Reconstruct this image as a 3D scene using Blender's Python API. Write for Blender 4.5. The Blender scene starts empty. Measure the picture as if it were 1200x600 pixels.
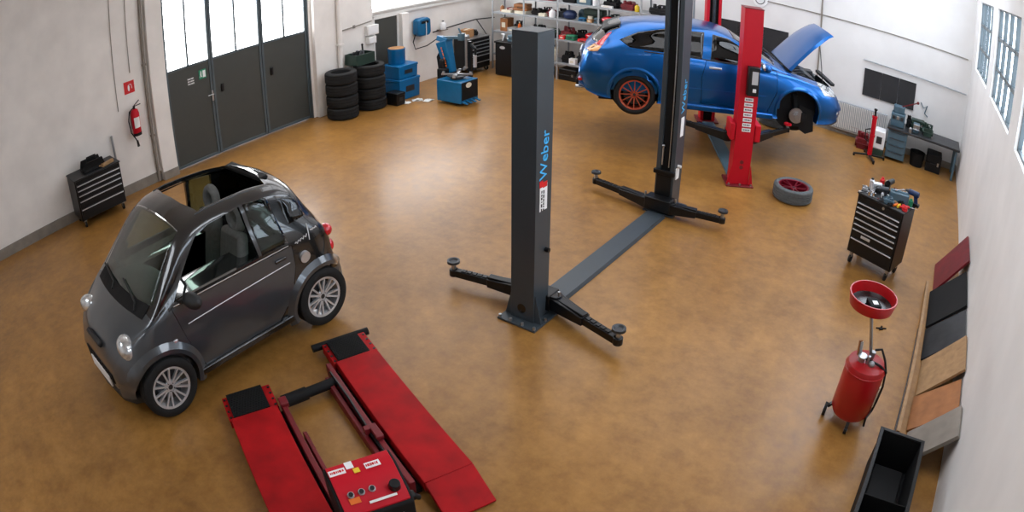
import bpy, bmesh, math, random
import numpy as np
from mathutils import Matrix, Vector
SC = bpy.context.scene
COL = SC.collection
PI = math.pi
rnd = random.Random(7)

# ---------------------------------------------------------------- materials
def lin(c):
    r = []
    for v in c:
        v = v / 255.0
        r.append(v / 12.92 if v <= .04045 else ((v + .055) / 1.055) ** 2.4)
    return r
def mat(name, rgb, rough=.5, metal=0., noise=0., scale=8., coat=0., bump=0., emit=0., spec=.5, rnoise=0.):
    m = bpy.data.materials.new(name); m.use_nodes = True
    nt = m.node_tree; b = nt.nodes['Principled BSDF']
    col = lin(rgb)
    b.inputs['Base Color'].default_value = (*col, 1)
    b.inputs['Roughness'].default_value = rough
    b.inputs['Metallic'].default_value = metal
    b.inputs['Specular IOR Level'].default_value = spec
    if coat:
        b.inputs['Coat Weight'].default_value = coat; b.inputs['Coat Roughness'].default_value = .04
    if emit:
        b.inputs['Emission Color'].default_value = (*col, 1); b.inputs['Emission Strength'].default_value = emit
    if noise or bump or rnoise:
        tc = nt.nodes.new('ShaderNodeTexCoord'); n = nt.nodes.new('ShaderNodeTexNoise')
        n.inputs['Scale'].default_value = scale; n.inputs['Detail'].default_value = 6
        nt.links.new(tc.outputs['Object'], n.inputs['Vector'])
        if noise:
            r = nt.nodes.new('ShaderNodeValToRGB')
            lo = [v * (1 - noise) for v in col]; hi = [min(1, v * (1 + noise)) for v in col]
            r.color_ramp.elements[0].color = (*lo, 1); r.color_ramp.elements[1].color = (*hi, 1)
            r.color_ramp.elements[0].position = .3; r.color_ramp.elements[1].position = .7
            nt.links.new(n.outputs['Fac'], r.inputs['Fac']); nt.links.new(r.outputs['Color'], b.inputs['Base Color'])
        if rnoise:
            mr = nt.nodes.new('ShaderNodeMapRange')
            mr.inputs['To Min'].default_value = max(.02, rough - rnoise); mr.inputs['To Max'].default_value = min(1, rough + rnoise)
            nt.links.new(n.outputs['Fac'], mr.inputs['Value']); nt.links.new(mr.outputs['Result'], b.inputs['Roughness'])
        if bump:
            bp = nt.nodes.new('ShaderNodeBump'); bp.inputs['Strength'].default_value = bump; bp.inputs['Distance'].default_value = .01
            nt.links.new(n.outputs['Fac'], bp.inputs['Height']); nt.links.new(bp.outputs['Normal'], b.inputs['Normal'])
    return m
def glass(name, tint, base=.06, rough=.02):
    m = bpy.data.materials.new(name); m.use_nodes = True
    nt = m.node_tree; nt.nodes.clear()
    o = nt.nodes.new('ShaderNodeOutputMaterial'); t = nt.nodes.new('ShaderNodeBsdfTransparent'); g = nt.nodes.new('ShaderNodeBsdfGlossy')
    mx = nt.nodes.new('ShaderNodeMixShader'); lw = nt.nodes.new('ShaderNodeLayerWeight'); lw.inputs['Blend'].default_value = .5; pw = nt.nodes.new('ShaderNodeMath'); pw.operation = 'POWER'; pw.inputs[1].default_value = 3.2; nt.links.new(lw.outputs['Facing'], pw.inputs[0])
    ad = nt.nodes.new('ShaderNodeMath'); ad.operation = 'ADD'; ad.inputs[1].default_value = base; ad.use_clamp = True
    t.inputs['Color'].default_value = (*lin(tint), 1); g.inputs['Roughness'].default_value = rough
    nt.links.new(pw.outputs[0], ad.inputs[0]); nt.links.new(ad.outputs[0], mx.inputs[0])
    nt.links.new(t.outputs[0], mx.inputs[1]); nt.links.new(g.outputs[0], mx.inputs[2]); nt.links.new(mx.outputs[0], o.inputs[0])
    return m
M = {}
M['wall'] = mat('wall_plaster', (226, 224, 222), .8, noise=.05, scale=1.6, bump=.15)
M['wallwarm'] = mat('wall_plaster_warm', (232, 227, 221), .8, noise=.07, scale=2.2, bump=.15)
M['skirt'] = mat('skirting_paint', (132, 124, 114), .6, noise=.15, scale=6)
M['gate'] = mat('gate_paint', (62, 64, 60), .5, noise=.06, scale=3)
M['gateframe'] = mat('gate_frame', (74, 84, 88), .4, noise=.05)
M['pane'] = mat('frosted_daylight_pane', (250, 252, 255), .4, emit=6.)
M['paneblue'] = mat('window_daylight_pane', (226, 240, 255), .4, emit=3.6)
M['roofpane_dull'] = mat('dusty_rooflight_pane', (236, 242, 250), .5, emit=4.6)  # glow for the added ceiling panes at the front
M['roofpane_far'] = mat('soft_rooflight_pane', (240, 242, 246), .5, emit=1.7)  # weaker glow for the wide ceiling panes added at the back
M['roofpane'] = mat('rooflight_pane', (236, 244, 255), .4, emit=3.6)  # glow for the ceiling pane added at the back right
M['postgrey'] = mat('post_grey', (54, 62, 68), .38, noise=.04)
M['postside'] = M['postgrey']
M['black'] = mat('black_paint', (14, 15, 17), .38, noise=.2, spec=.35)
M['blackmat'] = mat('black_matt', (14, 14, 15), .75, noise=.2, spec=.3)
M['rubber'] = mat('tyre_rubber', (28, 28, 28), .75, spec=.3, noise=.15, scale=20, bump=.2)
M['rubbergrey'] = mat('dusty_rubber', (88, 92, 94), .8, noise=.15, scale=20, bump=.2)
M['steel'] = mat('steel', (170, 172, 175), .3, metal=.9, noise=.1)
M['darksteel'] = mat('dark_steel', (70, 72, 75), .4, metal=.7, noise=.2)
M['chrome'] = mat('chrome', (225, 228, 232), .12, metal=1.)
M['silver'] = mat('silver_paint', (206, 209, 214), .28, metal=.6)
M['red'] = mat('red_paint', (190, 14, 34), .45, noise=.06, scale=3, spec=.25)
M['redworn'] = mat('worn_red_paint', (160, 18, 22), .6, spec=.15, noise=.28, scale=5, rnoise=.15, bump=.1)
M['reddark'] = mat('dark_red_paint', (110, 16, 26), .5, noise=.2, scale=8)
M['tankred'] = mat('tank_red', (164, 10, 18), .35, noise=.06, scale=4, coat=.2)
M['blue'] = mat('blue_metallic_paint', (0, 92, 166), .28, metal=.75, coat=.5)
M['hoodtone'] = M['blue']
M['machineblue'] = mat('machine_blue', (0, 96, 142), .4, noise=.08)
M['drumblue'] = mat('drum_blue', (0, 102, 158), .35, noise=.05)
M['tealgrey'] = mat('blue_grey_paint', (72, 98, 112), .45, noise=.1)
M['smartgrey'] = mat('graphite_metallic', (74, 79, 84), .3, metal=.5, coat=1., noise=.03)
M['smartblack'] = mat('gloss_black_paint', (20, 22, 24), .2, coat=1.)
M['trim'] = mat('black_plastic', (30, 31, 33), .55)
M['seat'] = mat('grey_seat_fabric', (112, 114, 112), .9, noise=.12, scale=30)
M['inner'] = mat('cabin_dark', (38, 40, 42), .8)
M['dash'] = mat('dash_greygreen', (96, 106, 104), .7, noise=.05)
M['cardboard'] = mat('cardboard', (176, 130, 86), .85, noise=.1)
M['cream'] = mat('cream_plastic', (222, 214, 194), .5)
M['white'] = mat('white_plastic', (236, 236, 236), .45)
M['offwhite'] = mat('offwhite_paint', (226, 224, 220), .5, noise=.03)
M['galv'] = mat('galvanised_shelf', (168, 172, 176), .4, metal=.4, noise=.08)
M['green'] = mat('green_plastic', (20, 118, 82), .45)
M['darkgreen'] = mat('dark_green', (34, 56, 46), .5, noise=.2)
M['yellow'] = mat('yellow_plastic', (226, 190, 40), .45)
M['orange'] = mat('orange_plastic', (226, 108, 24), .45)
M['signred'] = mat('sign_red', (206, 24, 30), .5)
M['signgreen'] = mat('sign_green', (20, 132, 96), .5)
M['navy'] = mat('navy_plastic', (26, 44, 84), .5)
M['brown'] = mat('brown_leather', (150, 96, 52), .6, noise=.2)
M['wood'] = mat('wood', (156, 122, 84), .6, noise=.2, scale=12)
M['oil'] = mat('oily_black', (14, 13, 13), .15)
M['paper'] = mat('paper', (232, 232, 228), .8)
M['panelblack'] = mat('perforated_panel_black', (40, 40, 42), .7, noise=.1)
M['copper'] = mat('copper_red_wheel', (196, 92, 64), .35, metal=.5)
M['redwheel'] = mat('dark_red_wheel', (128, 20, 40), .3, metal=.4)
M['letterblue'] = mat('letter_blue', (70, 184, 244), .5)
M['lampred'] = mat('tail_lamp_red', (206, 20, 36), .15, coat=1.)
M['lampamber'] = mat('tail_lamp_amber', (224, 160, 96), .15, coat=1.)
M['lampclear'] = mat('lamp_clear', (214, 218, 220), .1, metal=.7, noise=.35, scale=22)
M['glass'] = glass('clear_car_glass', (186, 200, 192), .05)
M['tint'] = glass('tinted_car_glass', (60, 56, 52), .05)
M['darkglass'] = mat('black_glass', (12, 13, 15), .06, coat=1.)
def floor_mat():
    m = bpy.data.materials.new('polished_brown_floor'); m.use_nodes = True
    nt = m.node_tree; b = nt.nodes['Principled BSDF']; N = nt.nodes.new; L = nt.links.new
    tc = N('ShaderNodeTexCoord')
    a = N('ShaderNodeTexNoise'); a.inputs['Scale'].default_value = .75; a.inputs['Detail'].default_value = 8; a.inputs['Roughness'].default_value = .62
    c = N('ShaderNodeTexNoise'); c.inputs['Scale'].default_value = 7.; c.inputs['Detail'].default_value = 9; c.inputs['Roughness'].default_value = .7
    d = N('ShaderNodeTexNoise'); d.inputs['Scale'].default_value = 3.1; d.inputs['Detail'].default_value = 9; d.inputs['Roughness'].default_value = .7
    for n in (a, c, d): L(tc.outputs['Object'], n.inputs['Vector'])
    r1 = N('ShaderNodeValToRGB'); e = r1.color_ramp.elements
    e[0].position = .34; e[0].color = (*lin((122, 83, 36)), 1); e[1].position = .68; e[1].color = (*lin((174, 125, 62)), 1)
    r2 = N('ShaderNodeValToRGB'); e = r2.color_ramp.elements
    e[0].position = .3; e[0].color = (*lin((117, 78, 32)), 1); e[1].position = .72; e[1].color = (*lin((178, 131, 68)), 1)
    mx = N('ShaderNodeMix'); mx.data_type = 'RGBA'; mx.inputs['Factor'].default_value = .5
    L(a.outputs['Fac'], r1.inputs['Fac']); L(c.outputs['Fac'], r2.inputs['Fac'])
    L(r1.outputs['Color'], mx.inputs['A']); L(r2.outputs['Color'], mx.inputs['B'])
    m2 = N('ShaderNodeMix'); m2.data_type = 'RGBA'; m2.blend_type = 'MULTIPLY'
    r3 = N('ShaderNodeValToRGB'); e = r3.color_ramp.elements
    e[0].position = .32; e[0].color = (.66, .6, .52, 1); e[1].position = .56; e[1].color = (1.04, 1.04, 1.04, 1)
    L(d.outputs['Fac'], r3.inputs['Fac']); m2.inputs['Factor'].default_value = .6
    L(mx.outputs['Result'], m2.inputs['A']); L(r3.outputs['Color'], m2.inputs['B'])
    L(m2.outputs['Result'], b.inputs['Base Color'])
    mr = N('ShaderNodeMapRange'); mr.inputs['To Min'].default_value = .26; mr.inputs['To Max'].default_value = .48
    b.inputs['Coat Weight'].default_value = .12; b.inputs['Coat Roughness'].default_value = .2
    L(c.outputs['Fac'], mr.inputs['Value']); L(mr.outputs['Result'], b.inputs['Roughness'])
    b.inputs['Specular IOR Level'].default_value = .38
    return m
M['floor'] = floor_mat()

# ---------------------------------------------------------------- mesh builder
def rotm(rot):
    return Matrix.Rotation(rot[2], 3, 'Z') @ Matrix.Rotation(rot[1], 3, 'Y') @ Matrix.Rotation(rot[0], 3, 'X')
class MB:
    def __init__(s): s.v = []; s.f = []; s.m = []; s.mi = 0
    def raw(s, vs, fs):
        o = len(s.v); s.v += [tuple(v) for v in vs]; s.f += [tuple(i + o for i in f) for f in fs]; s.m += [s.mi] * len(fs); return s
    def box(s, c, d, rot=None, taper=1.):
        x, y, z = d[0] / 2, d[1] / 2, d[2] / 2
        vs = [Vector((sx * x * (taper if sz > 0 else 1), sy * y * (taper if sz > 0 else 1), sz * z)) for sz in (-1, 1) for sy in (-1, 1) for sx in (-1, 1)]
        if rot: R_ = rotm(rot); vs = [R_ @ v for v in vs]
        vs = [v + Vector(c) for v in vs]
        return s.raw(vs, [(0, 2, 3, 1), (4, 5, 7, 6), (0, 1, 5, 4), (2, 6, 7, 3), (0, 4, 6, 2), (1, 3, 7, 5)])
    def bb(s, x0, x1, y0, y1, z0, z1): return s.box(((x0 + x1) / 2, (y0 + y1) / 2, (z0 + z1) / 2), (x1 - x0, y1 - y0, z1 - z0))
    def prism(s, poly, a, b, axis='z'):
        def P(p, t):
            return {'z': (p[0], p[1], t), 'y': (p[0], t, p[1]), 'x': (t, p[0], p[1])}[axis]
        n = len(poly); vs = [P(p, a) for p in poly] + [P(p, b) for p in poly]
        ar = sum(poly[i][0] * poly[(i + 1) % n][1] - poly[(i + 1) % n][0] * poly[i][1] for i in range(n))
        fl = (ar > 0) == (axis != 'y')
        if (b < a): fl = not fl
        fs = [tuple(range(n))[::-1], tuple(range(n, 2 * n))] + [(i, (i + 1) % n, n + (i + 1) % n, n + i) for i in range(n)]
        if not fl: fs = [f[::-1] for f in fs]
        return s.raw(vs, fs)
    def cone(s, p0, p1, r0, r1=None, n=16):
        r1 = r0 if r1 is None else r1
        p0, p1 = Vector(p0), Vector(p1); d = (p1 - p0).normalized()
        u = d.orthogonal().normalized(); w = d.cross(u)
        vs = []
        for p, r in ((p0, r0), (p1, r1)):
            for i in range(n):
                a = 2 * PI * i / n; vs.append(p + (u * math.cos(a) + w * math.sin(a)) * r)
        return s.raw(vs, [tuple(range(n))[::-1], tuple(range(n, 2 * n))] + [(i, (i + 1) % n, n + (i + 1) % n, n + i) for i in range(n)])
    def bar(s, p0, p1, w, h, up=(0, 0, 1), w1=None, h1=None):
        p0, p1 = Vector(p0), Vector(p1); d = (p1 - p0).normalized(); up = Vector(up)
        u = d.cross(up).normalized(); v = u.cross(d)
        w1 = w if w1 is None else w1; h1 = h if h1 is None else h1
        vs = [p + u * sx * ww / 2 + v * sy * hh / 2 for p, ww, hh in ((p0, w, h), (p1, w1, h1)) for sx, sy in ((-1, -1), (1, -1), (1, 1), (-1, 1))]
        return s.raw(vs, [(3, 2, 1, 0), (4, 5, 6, 7), (0, 1, 5, 4), (1, 2, 6, 5), (2, 3, 7, 6), (3, 0, 4, 7)])
    def tube(s, pts, r, n=8, closed=False):
        P = [Vector(p) for p in pts]; m = len(P); vs = []; pu = None
        for i, p in enumerate(P):
            a = P[i - 1] if (i or closed) else P[0]; b = P[(i + 1) % m] if (i < m - 1 or closed) else P[-1]
            d = (b - a).normalized()
            u = d.orthogonal().normalized() if pu is None else (pu - d * pu.dot(d)).normalized()
            pu = u; w = d.cross(u)
            rr = r[i] if isinstance(r, (list, tuple)) else r
            vs += [p + (u * math.cos(2 * PI * k / n) + w * math.sin(2 * PI * k / n)) * rr for k in range(n)]
        fs = []
        for i in range(m if closed else m - 1):
            j = (i + 1) % m
            fs += [(i * n + k, i * n + (k + 1) % n, j * n + (k + 1) % n, j * n + k) for k in range(n)]
        if not closed: fs += [tuple(range(n))[::-1], tuple(range((m - 1) * n, m * n))]
        return s.raw(vs, fs)
    def lathe(s, prof, c=(0, 0, 0), axis='z', n=32, closed=False):
        vs = []; m = len(prof)
        for k in range(n):
            a = 2 * PI * k / n; ca, sa = math.cos(a), math.sin(a)
            for r, t in prof:
                v = {'z': (r * ca, r * sa, t), 'y': (r * sa, t, r * ca), 'x': (t, r * ca, r * sa)}[axis]
                vs.append((v[0] + c[0], v[1] + c[1], v[2] + c[2]))
        fs = []
        for k in range(n):
            j = (k + 1) % n
            for i in range(m if closed else m - 1):
                i2 = (i + 1) % m
                fs.append((k * m + i, j * m + i, j * m + i2, k * m + i2))
        if not closed:
            if prof[0][0] > 1e-4: fs.append(tuple(k * m for k in range(n))[::-1])
            if prof[-1][0] > 1e-4: fs.append(tuple(k * m + m - 1 for k in range(n)))
        return s.raw(vs, fs)
    def ball(s, c, r, rot=None, n=16, mrings=10):
        r = (r, r, r) if not isinstance(r, (tuple, list)) else r
        vs = []; R_ = rotm(rot) if rot else Matrix.Identity(3)
        for j in range(mrings + 1):
            t = PI * j / mrings
            for i in range(n):
                a = 2 * PI * i / n
                v = R_ @ Vector((r[0] * math.sin(t) * math.cos(a), r[1] * math.sin(t) * math.sin(a), r[2] * math.cos(t)))
                vs.append(v + Vector(c))
        fs = [(j * n + i, (j + 1) * n + i, (j + 1) * n + (i + 1) % n, j * n + (i + 1) % n) for j in range(mrings) for i in range(n)]
        return s.raw(vs, fs)
    def build(s, name, mats, parent=None, bevel=0., angle=35, label=None):
        me = bpy.data.meshes.new(name); me.from_pydata(s.v, [], s.f)
        bm = bmesh.new(); bm.from_mesh(me)
        for i, f in enumerate(bm.faces): f.material_index = s.m[i]
        bmesh.ops.remove_doubles(bm, verts=bm.verts, dist=1e-5)
        bmesh.ops.recalc_face_normals(bm, faces=bm.faces)
        bm.to_mesh(me); bm.free()
        if not isinstance(mats, (list, tuple)): mats = [mats]
        for m_ in mats: me.materials.append(M[m_] if isinstance(m_, str) else m_)
        for p in me.polygons: p.use_smooth = True
        me.set_sharp_from_angle(angle=math.radians(angle))
        o = bpy.data.objects.new(name, me); COL.objects.link(o); o.parent = parent
        if bevel:
            b = o.modifiers.new('bevel', 'BEVEL'); b.width = bevel; b.segments = 2; b.limit_method = 'ANGLE'; b.angle_limit = math.radians(40); b.harden_normals = False
        if label: o['label'] = label
        return o
def tag(o, label, cat, group=None, kind=None):
    if label: o['label'] = label
    if cat: o['category'] = cat
    if group: o['group'] = group
    if kind: o['kind'] = kind
    return o
def thing(name, label, cat, loc=(0, 0, 0), rz=0., group=None):
    o = bpy.data.objects.new(name, None); COL.objects.link(o); o.empty_display_size = .1
    o.location = loc; o.rotation_euler = (0, 0, rz)
    return tag(o, label, cat, group)
def struct(name, mb, m, parent=None, bevel=0.):
    o = mb.build(name, m, parent, bevel)
    if parent is None: o['kind'] = 'structure'
    return o
def copy_tree(o, parent=None):
    c = o.copy(); COL.objects.link(c)
    if parent is not None: c.parent = parent
    for ch in list(o.children): copy_tree(ch, c)
    return c
def text(s, size, origin, u, v, m, parent, name='lettering', depth=.002, align='CENTER'):
    cu = bpy.data.curves.new(name, 'FONT'); cu.body = s; cu.size = size; cu.extrude = depth; cu.align_x = align; cu.align_y = 'CENTER'; cu.resolution_u = 2
    t = bpy.data.objects.new('tmp_text', cu); COL.objects.link(t)
    bpy.context.view_layer.update()
    me = bpy.data.meshes.new_from_object(t.evaluated_get(bpy.context.evaluated_depsgraph_get()))
    bpy.data.objects.remove(t); bpy.data.curves.remove(cu)
    u = Vector(u).normalized(); v = Vector(v).normalized(); w = u.cross(v)
    X = Matrix((u, v, w)).transposed().to_4x4(); X.translation = Vector(origin)
    me.transform(X); me.materials.clear(); me.materials.append(M[m])
    o = bpy.data.objects.new(name, me); COL.objects.link(o); o.parent = parent
    return o
def marks(parent, origin, u, v, w, h, m, rows=1, seed=1, name='printed_marks'):
    """rows of small unreadable print"""
    q = random.Random(seed); u = Vector(u).normalized(); v = Vector(v).normalized(); n = u.cross(v); o = Vector(origin); b = MB()
    rh = h / rows
    for r in range(rows):
        x = -w / 2
        while x < w / 2 - .004:
            ww = min(q.uniform(.05, .16) * w, w / 2 - x)
            c = o + u * (x + ww / 2) + v * (h / 2 - (r + .5) * rh); hh = rh * .62 * q.uniform(.8, 1)
            P = [c + u * sx * ww / 2 + v * sy * hh / 2 + n * t for t in (0, .0015) for sx, sy in ((-1, -1), (1, -1), (1, 1), (-1, 1))]
            b.raw(P, [(3, 2, 1, 0), (4, 5, 6, 7), (0, 1, 5, 4), (1, 2, 6, 5), (2, 3, 7, 6), (3, 0, 4, 7)])
            x += ww + q.uniform(.03, .07) * w
    return b.build(name, m, parent)
def boolean(o, cutter, op='DIFFERENCE'):
    c = cutter.build('cutter', 'black') if isinstance(cutter, MB) else cutter
    par = o.parent; o.parent = None
    md = o.modifiers.new('b', 'BOOLEAN'); md.operation = op; md.object = c; md.solver = 'EXACT'
    bpy.context.view_layer.update()
    me = bpy.data.meshes.new_from_object(o.evaluated_get(bpy.context.evaluated_depsgraph_get()))
    o.modifiers.clear(); old = o.data; o.data = me
    bpy.data.objects.remove(c); o.parent = par
    return o
def split(o, mk, name, m, parent, grow=None):
    """cut the piece of o inside the prism mk() out of it as an object of its own"""
    n = bpy.data.objects.new(name, o.data.copy()); COL.objects.link(n)
    boolean(n, mk(), 'INTERSECT'); boolean(o, (grow or mk)(), 'DIFFERENCE')
    n.data.materials.clear(); n.data.materials.append(M[m] if isinstance(m, str) else m)
    for p in n.data.polygons: p.material_index = 0
    n.parent = parent
    return n
def smooth(o, a=35):
    for p in o.data.polygons: p.use_smooth = True
    o.data.set_sharp_from_angle(angle=math.radians(a))
def grown(poly, k):
    cx = sum(p[0] for p in poly) / len(poly); cy = sum(p[1] for p in poly) / len(poly)
    return [(p[0] + k * (1 if p[0] > cx else -1), p[1] + k * (1 if p[1] > cy else -1)) for p in poly]

# ---------------------------------------------------------------- camera (measured barrel-distorted wide lens)
cd = bpy.data.cameras.new('camera'); cam = bpy.data.objects.new('camera', cd); COL.objects.link(cam); SC.camera = cam
K1, K3 = .74, .075
cd.type = 'PANO'; cd.panorama_type = 'FISHEYE_LENS_POLYNOMIAL'; cd.sensor_fit = 'HORIZONTAL'; cd.sensor_width = 36; cd.sensor_height = 18
cd.fisheye_fov = PI; cd.lens = 22
for i, k in enumerate((0, -K1 / 18, 0, -K3 / 18 ** 3, 0)): setattr(cd, 'fisheye_polynomial_k%d' % i, k)
CAMH = 3.6
pitch, roll, yaw = math.radians(28.875), math.radians(-.16), math.radians(35.989)
fwd = Vector((-math.sin(yaw) * math.cos(pitch), math.cos(yaw) * math.cos(pitch), -math.sin(pitch)))
right = Vector((math.cos(yaw), math.sin(yaw), 0)); down = fwd.cross(right)
r2 = right * math.cos(roll) + down * math.sin(roll); d2 = -right * math.sin(roll) + down * math.cos(roll)
X = Matrix((r2, -d2, -fwd)).transposed().to_4x4(); X.translation = (0, 0, CAMH); cam.matrix_world = X
SC.view_settings.view_transform = 'Standard'; SC.view_settings.look = 'None'; SC.view_settings.gamma = 1; SC.view_settings.exposure = .56
SC.view_settings.use_curve_mapping = False

# ---------------------------------------------------------------- setting
XL, XR, YF, YB, ZC = -9.97, 1.2, -3.5, 13.3, 5.0
w = bpy.data.worlds.new('sky'); SC.world = w; w.use_nodes = True
w.node_tree.nodes['Background'].inputs[0].default_value = (.75, .85, 1, 1); w.node_tree.nodes['Background'].inputs[1].default_value = 1.
struct('floor', MB().bb(XL - .3, XR + .3, YF - .3, YB + .3, -.2, 0), 'floor')
struct('ceiling', MB().bb(XL, XR, YF, YB, ZC, ZC + .2), 'offwhite')
GY0, GY1, GZ = 4.32, 7.42, 3.5
WY0, WY1, WZ0, WZ1 = 8.97, 12.6, 1.8, 2.9
lw = MB()
lw.bb(XL - .25, XL, YF - .25, GY0, 0, ZC); lw.bb(XL - .25, XL, GY0, GY1, GZ, ZC); lw.bb(XL - .25, XL, GY1, WY0, 0, ZC)
lw.bb(XL - .25, XL, WY0, WY1, 0, WZ0); lw.bb(XL - .25, XL, WY0, WY1, WZ1, ZC); lw.bb(XL - .25, XL, WY1, YB + .25, 0, ZC)
struct('wall_left', lw, 'wallwarm')
struct('wall_back', MB().bb(XL, XR, YB, YB + .25, 0, ZC), 'wall')
RW = [(1.0, 3.4), (4.0, 6.4), (7.0, 9.4), (10.0, 12.4)]
rw = MB(); rw.bb(XR, XR + .25, YF - .25, YB + .25, 0, 2.3); rw.bb(XR, XR + .25, YF - .25, YB + .25, 3.6, ZC)
ys = [YF - .25] + [y for p in RW for y in p] + [YB + .25]
for i in range(0, len(ys), 2): rw.bb(XR, XR + .25, ys[i], ys[i + 1], 2.3, 3.6)
struct('wall_right', rw, 'wall')
struct('wall_front', MB().bb(XL, XR, YF - .25, YF, 0, ZC), 'wall')
for n, (a, b) in enumerate(RW):
    r = MB(); r.bb(XR + .1, XR + .12, a, b, 2.3, 3.6); o = struct('window_%d' % (n + 3), r, 'paneblue')
    f = MB()
    for k in range(5): y = a + (b - a) * k / 4; f.bb(XR + .04, XR + .1, y - .025, y + .025, 2.3, 3.6)
    for k in range(4): z = 2.3 + 1.3 * k / 3; f.bb(XR + .045, XR + .095, a, b, z - .025, z + .025)
    f.build('window_frame', 'gateframe', o)
# unseen glowing ceiling panes, added to light the room
for n, (x0, x1, y0, y1) in enumerate(((-1.2, .6, 2.5, 5.6), (-1.4, .8, 8.2, 12.9), (-6.4, -4.4, -2.8, -.6), (-9.5, -7.3, 5.2, 12.9), (-6.6, -4.6, 6.6, 12.9), (-3.9, -2.1, 8., 12.9))):
    o = struct('window_%d' % (n + 7), MB().bb(x0, x1, y0, y1, ZC - .03, ZC - .01), ('roofpane_dull', 'roofpane', 'roofpane_dull', 'roofpane_far', 'roofpane_far', 'roofpane_far')[n])
    f = MB()
    for k in range(int((y1 - y0) / .8) + 2): y = min(y1, y0 + .8 * k); f.bb(x0 - .03, x1 + .03, y - .02, y + .02, ZC - .07, ZC - .03)
    for x in (x0, x1): f.bb(x - .03, x + .03, y0 - .03, y1 + .03, ZC - .08, ZC)
    f.build('window_frame', 'gateframe', o)
# window over the sill on the left wall
o = struct('window_2', MB().bb(XL - .14, XL - .12, WY0, WY1, WZ0, WZ1), 'pane')
f = MB()
for y in (WY0 + .02, 9.9, 10.8, 11.7, WY1 - .02): f.bb(XL - .12, XL - .06, y - .03, y + .03, WZ0, WZ1)
f.bb(XL - .12, XL - .05, WY0, WY1, WZ0, WZ0 + .05); f.bb(XL - .12, XL - .05, WY0, WY1, WZ1 - .05, WZ1)
f.build('window_frame', 'offwhite', o)
MB().bb(XL - .12, XL + .06, WY0 - .02, WY1 + .03, WZ0 - .04, WZ0 + .005).build('window_sill', 'offwhite', o, .008)
t = MB(); t.bb(XL, XL + .05, WY0 + .05, YB, 1.66, 1.71); tag(t.build('trim_1', 'offwhite', None, .006), None, None, kind='structure')
# pilasters
struct('trim_2', MB().bb(XL, XL + .1, GY1 + .06, WY0 - .02, 0, ZC), 'wallwarm', bevel=.01)
struct('trim_3', MB().bb(XL, XL + .1, 4.0, GY0 - .01, 0, ZC), 'wallwarm', bevel=.01)
struct('trim_4', MB().bb(XL, XL + .16, 9.72, 9.9, 0, 1.66), 'wallwarm', bevel=.01)
struct('baseboard_left', MB().bb(XL, XL + .03, YF, 3.99, 0, .16), 'skirt')
struct('trim_5', MB().bb(XL + .1, XL + .12, 4.0, GY0 - .01, 0, .14), 'skirt')
b_ = MB(); b_.bb(-6.5, XR, YB - .03, YB, 0, .13); struct('baseboard_back', b_, 'skirt')
# the gate: three leaves with frosted panes
gate = thing('door_1', None, None, (XL - .06, 0, 0)); gate['kind'] = 'structure'
cuts = [GY0, 5.27, 6.35, GY1]
fr = MB(); fr.bb(-.06, .04, GY0, GY1, GZ - .05, GZ); fr.bb(-.06, .06, GY0, GY0 + .03, 0, GZ); fr.bb(-.06, .06, GY1 - .03, GY1, 0, GZ)
fr.build('gate_frame', 'gateframe', gate, .005)
for i in range(3):
    a, b = cuts[i] + (.032 if i == 0 else .006), cuts[i + 1] - (.032 if i == 2 else .006)
    lf = MB(); lf.bb(-.02, .02, a, b, .015, 1.70)
    lf.mi = 1
    mid = (a + b) / 2; s0, s1 = (.04, .07)
    lf.bb(-.025, .035, a, a + .045, .015, GZ - .06); lf.bb(-.025, .035, b - .045, b, .015, GZ - .06)
    lf.bb(-.02, .03, mid - .018, mid + .018, 1.70, GZ - .06)
    lf.bb(-.02, .03, a, b, 1.69, 1.73); lf.bb(-.02, .03, a, b, GZ - .1, GZ - .055); lf.bb(-.02, .03, a, b, .015, .06)
    leaf = lf.build('gate_leaf', ['gate', 'gateframe'], gate, .004)
    for y0, y1 in ((a + .045, mid - .018), (mid + .018, b - .045)):
        MB().bb(-.01, .0, y0, y1, 1.73, GZ - .1).build('pane', 'pane', leaf)
    if i: MB().bb(.02, .05, a + .16, a + .21, 1.08, 1.22).build('handle', 'black', leaf, .006)
    else:
        h = MB(); h.bb(.035, .045, b - .04, b - .005, .98, 1.16); h.tube([(.04, b - .02, 1.1), (.09, b - .02, 1.1), (.09, b - .14, 1.1)], .009)
        h.build('handle', 'steel', leaf)
# side door below the long window
d2_ = thing('door_2', None, None, (XL, 0, 0)); d2_['kind'] = 'structure'
dd = MB(); dd.bb(0, .03, 9.05, 9.68, .01, 1.63); dd.build('door_leaf', 'gate', d2_, .004)
dd = MB(); dd.bb(0, .05, 9.0, 9.05, 0, 1.65); dd.bb(0, .05, 9.68, 9.72, 0, 1.65); dd.bb(0, .05, 9.0, 9.72, 1.63, 1.66); dd.build('door_frame', 'offwhite', d2_, .004)
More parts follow.
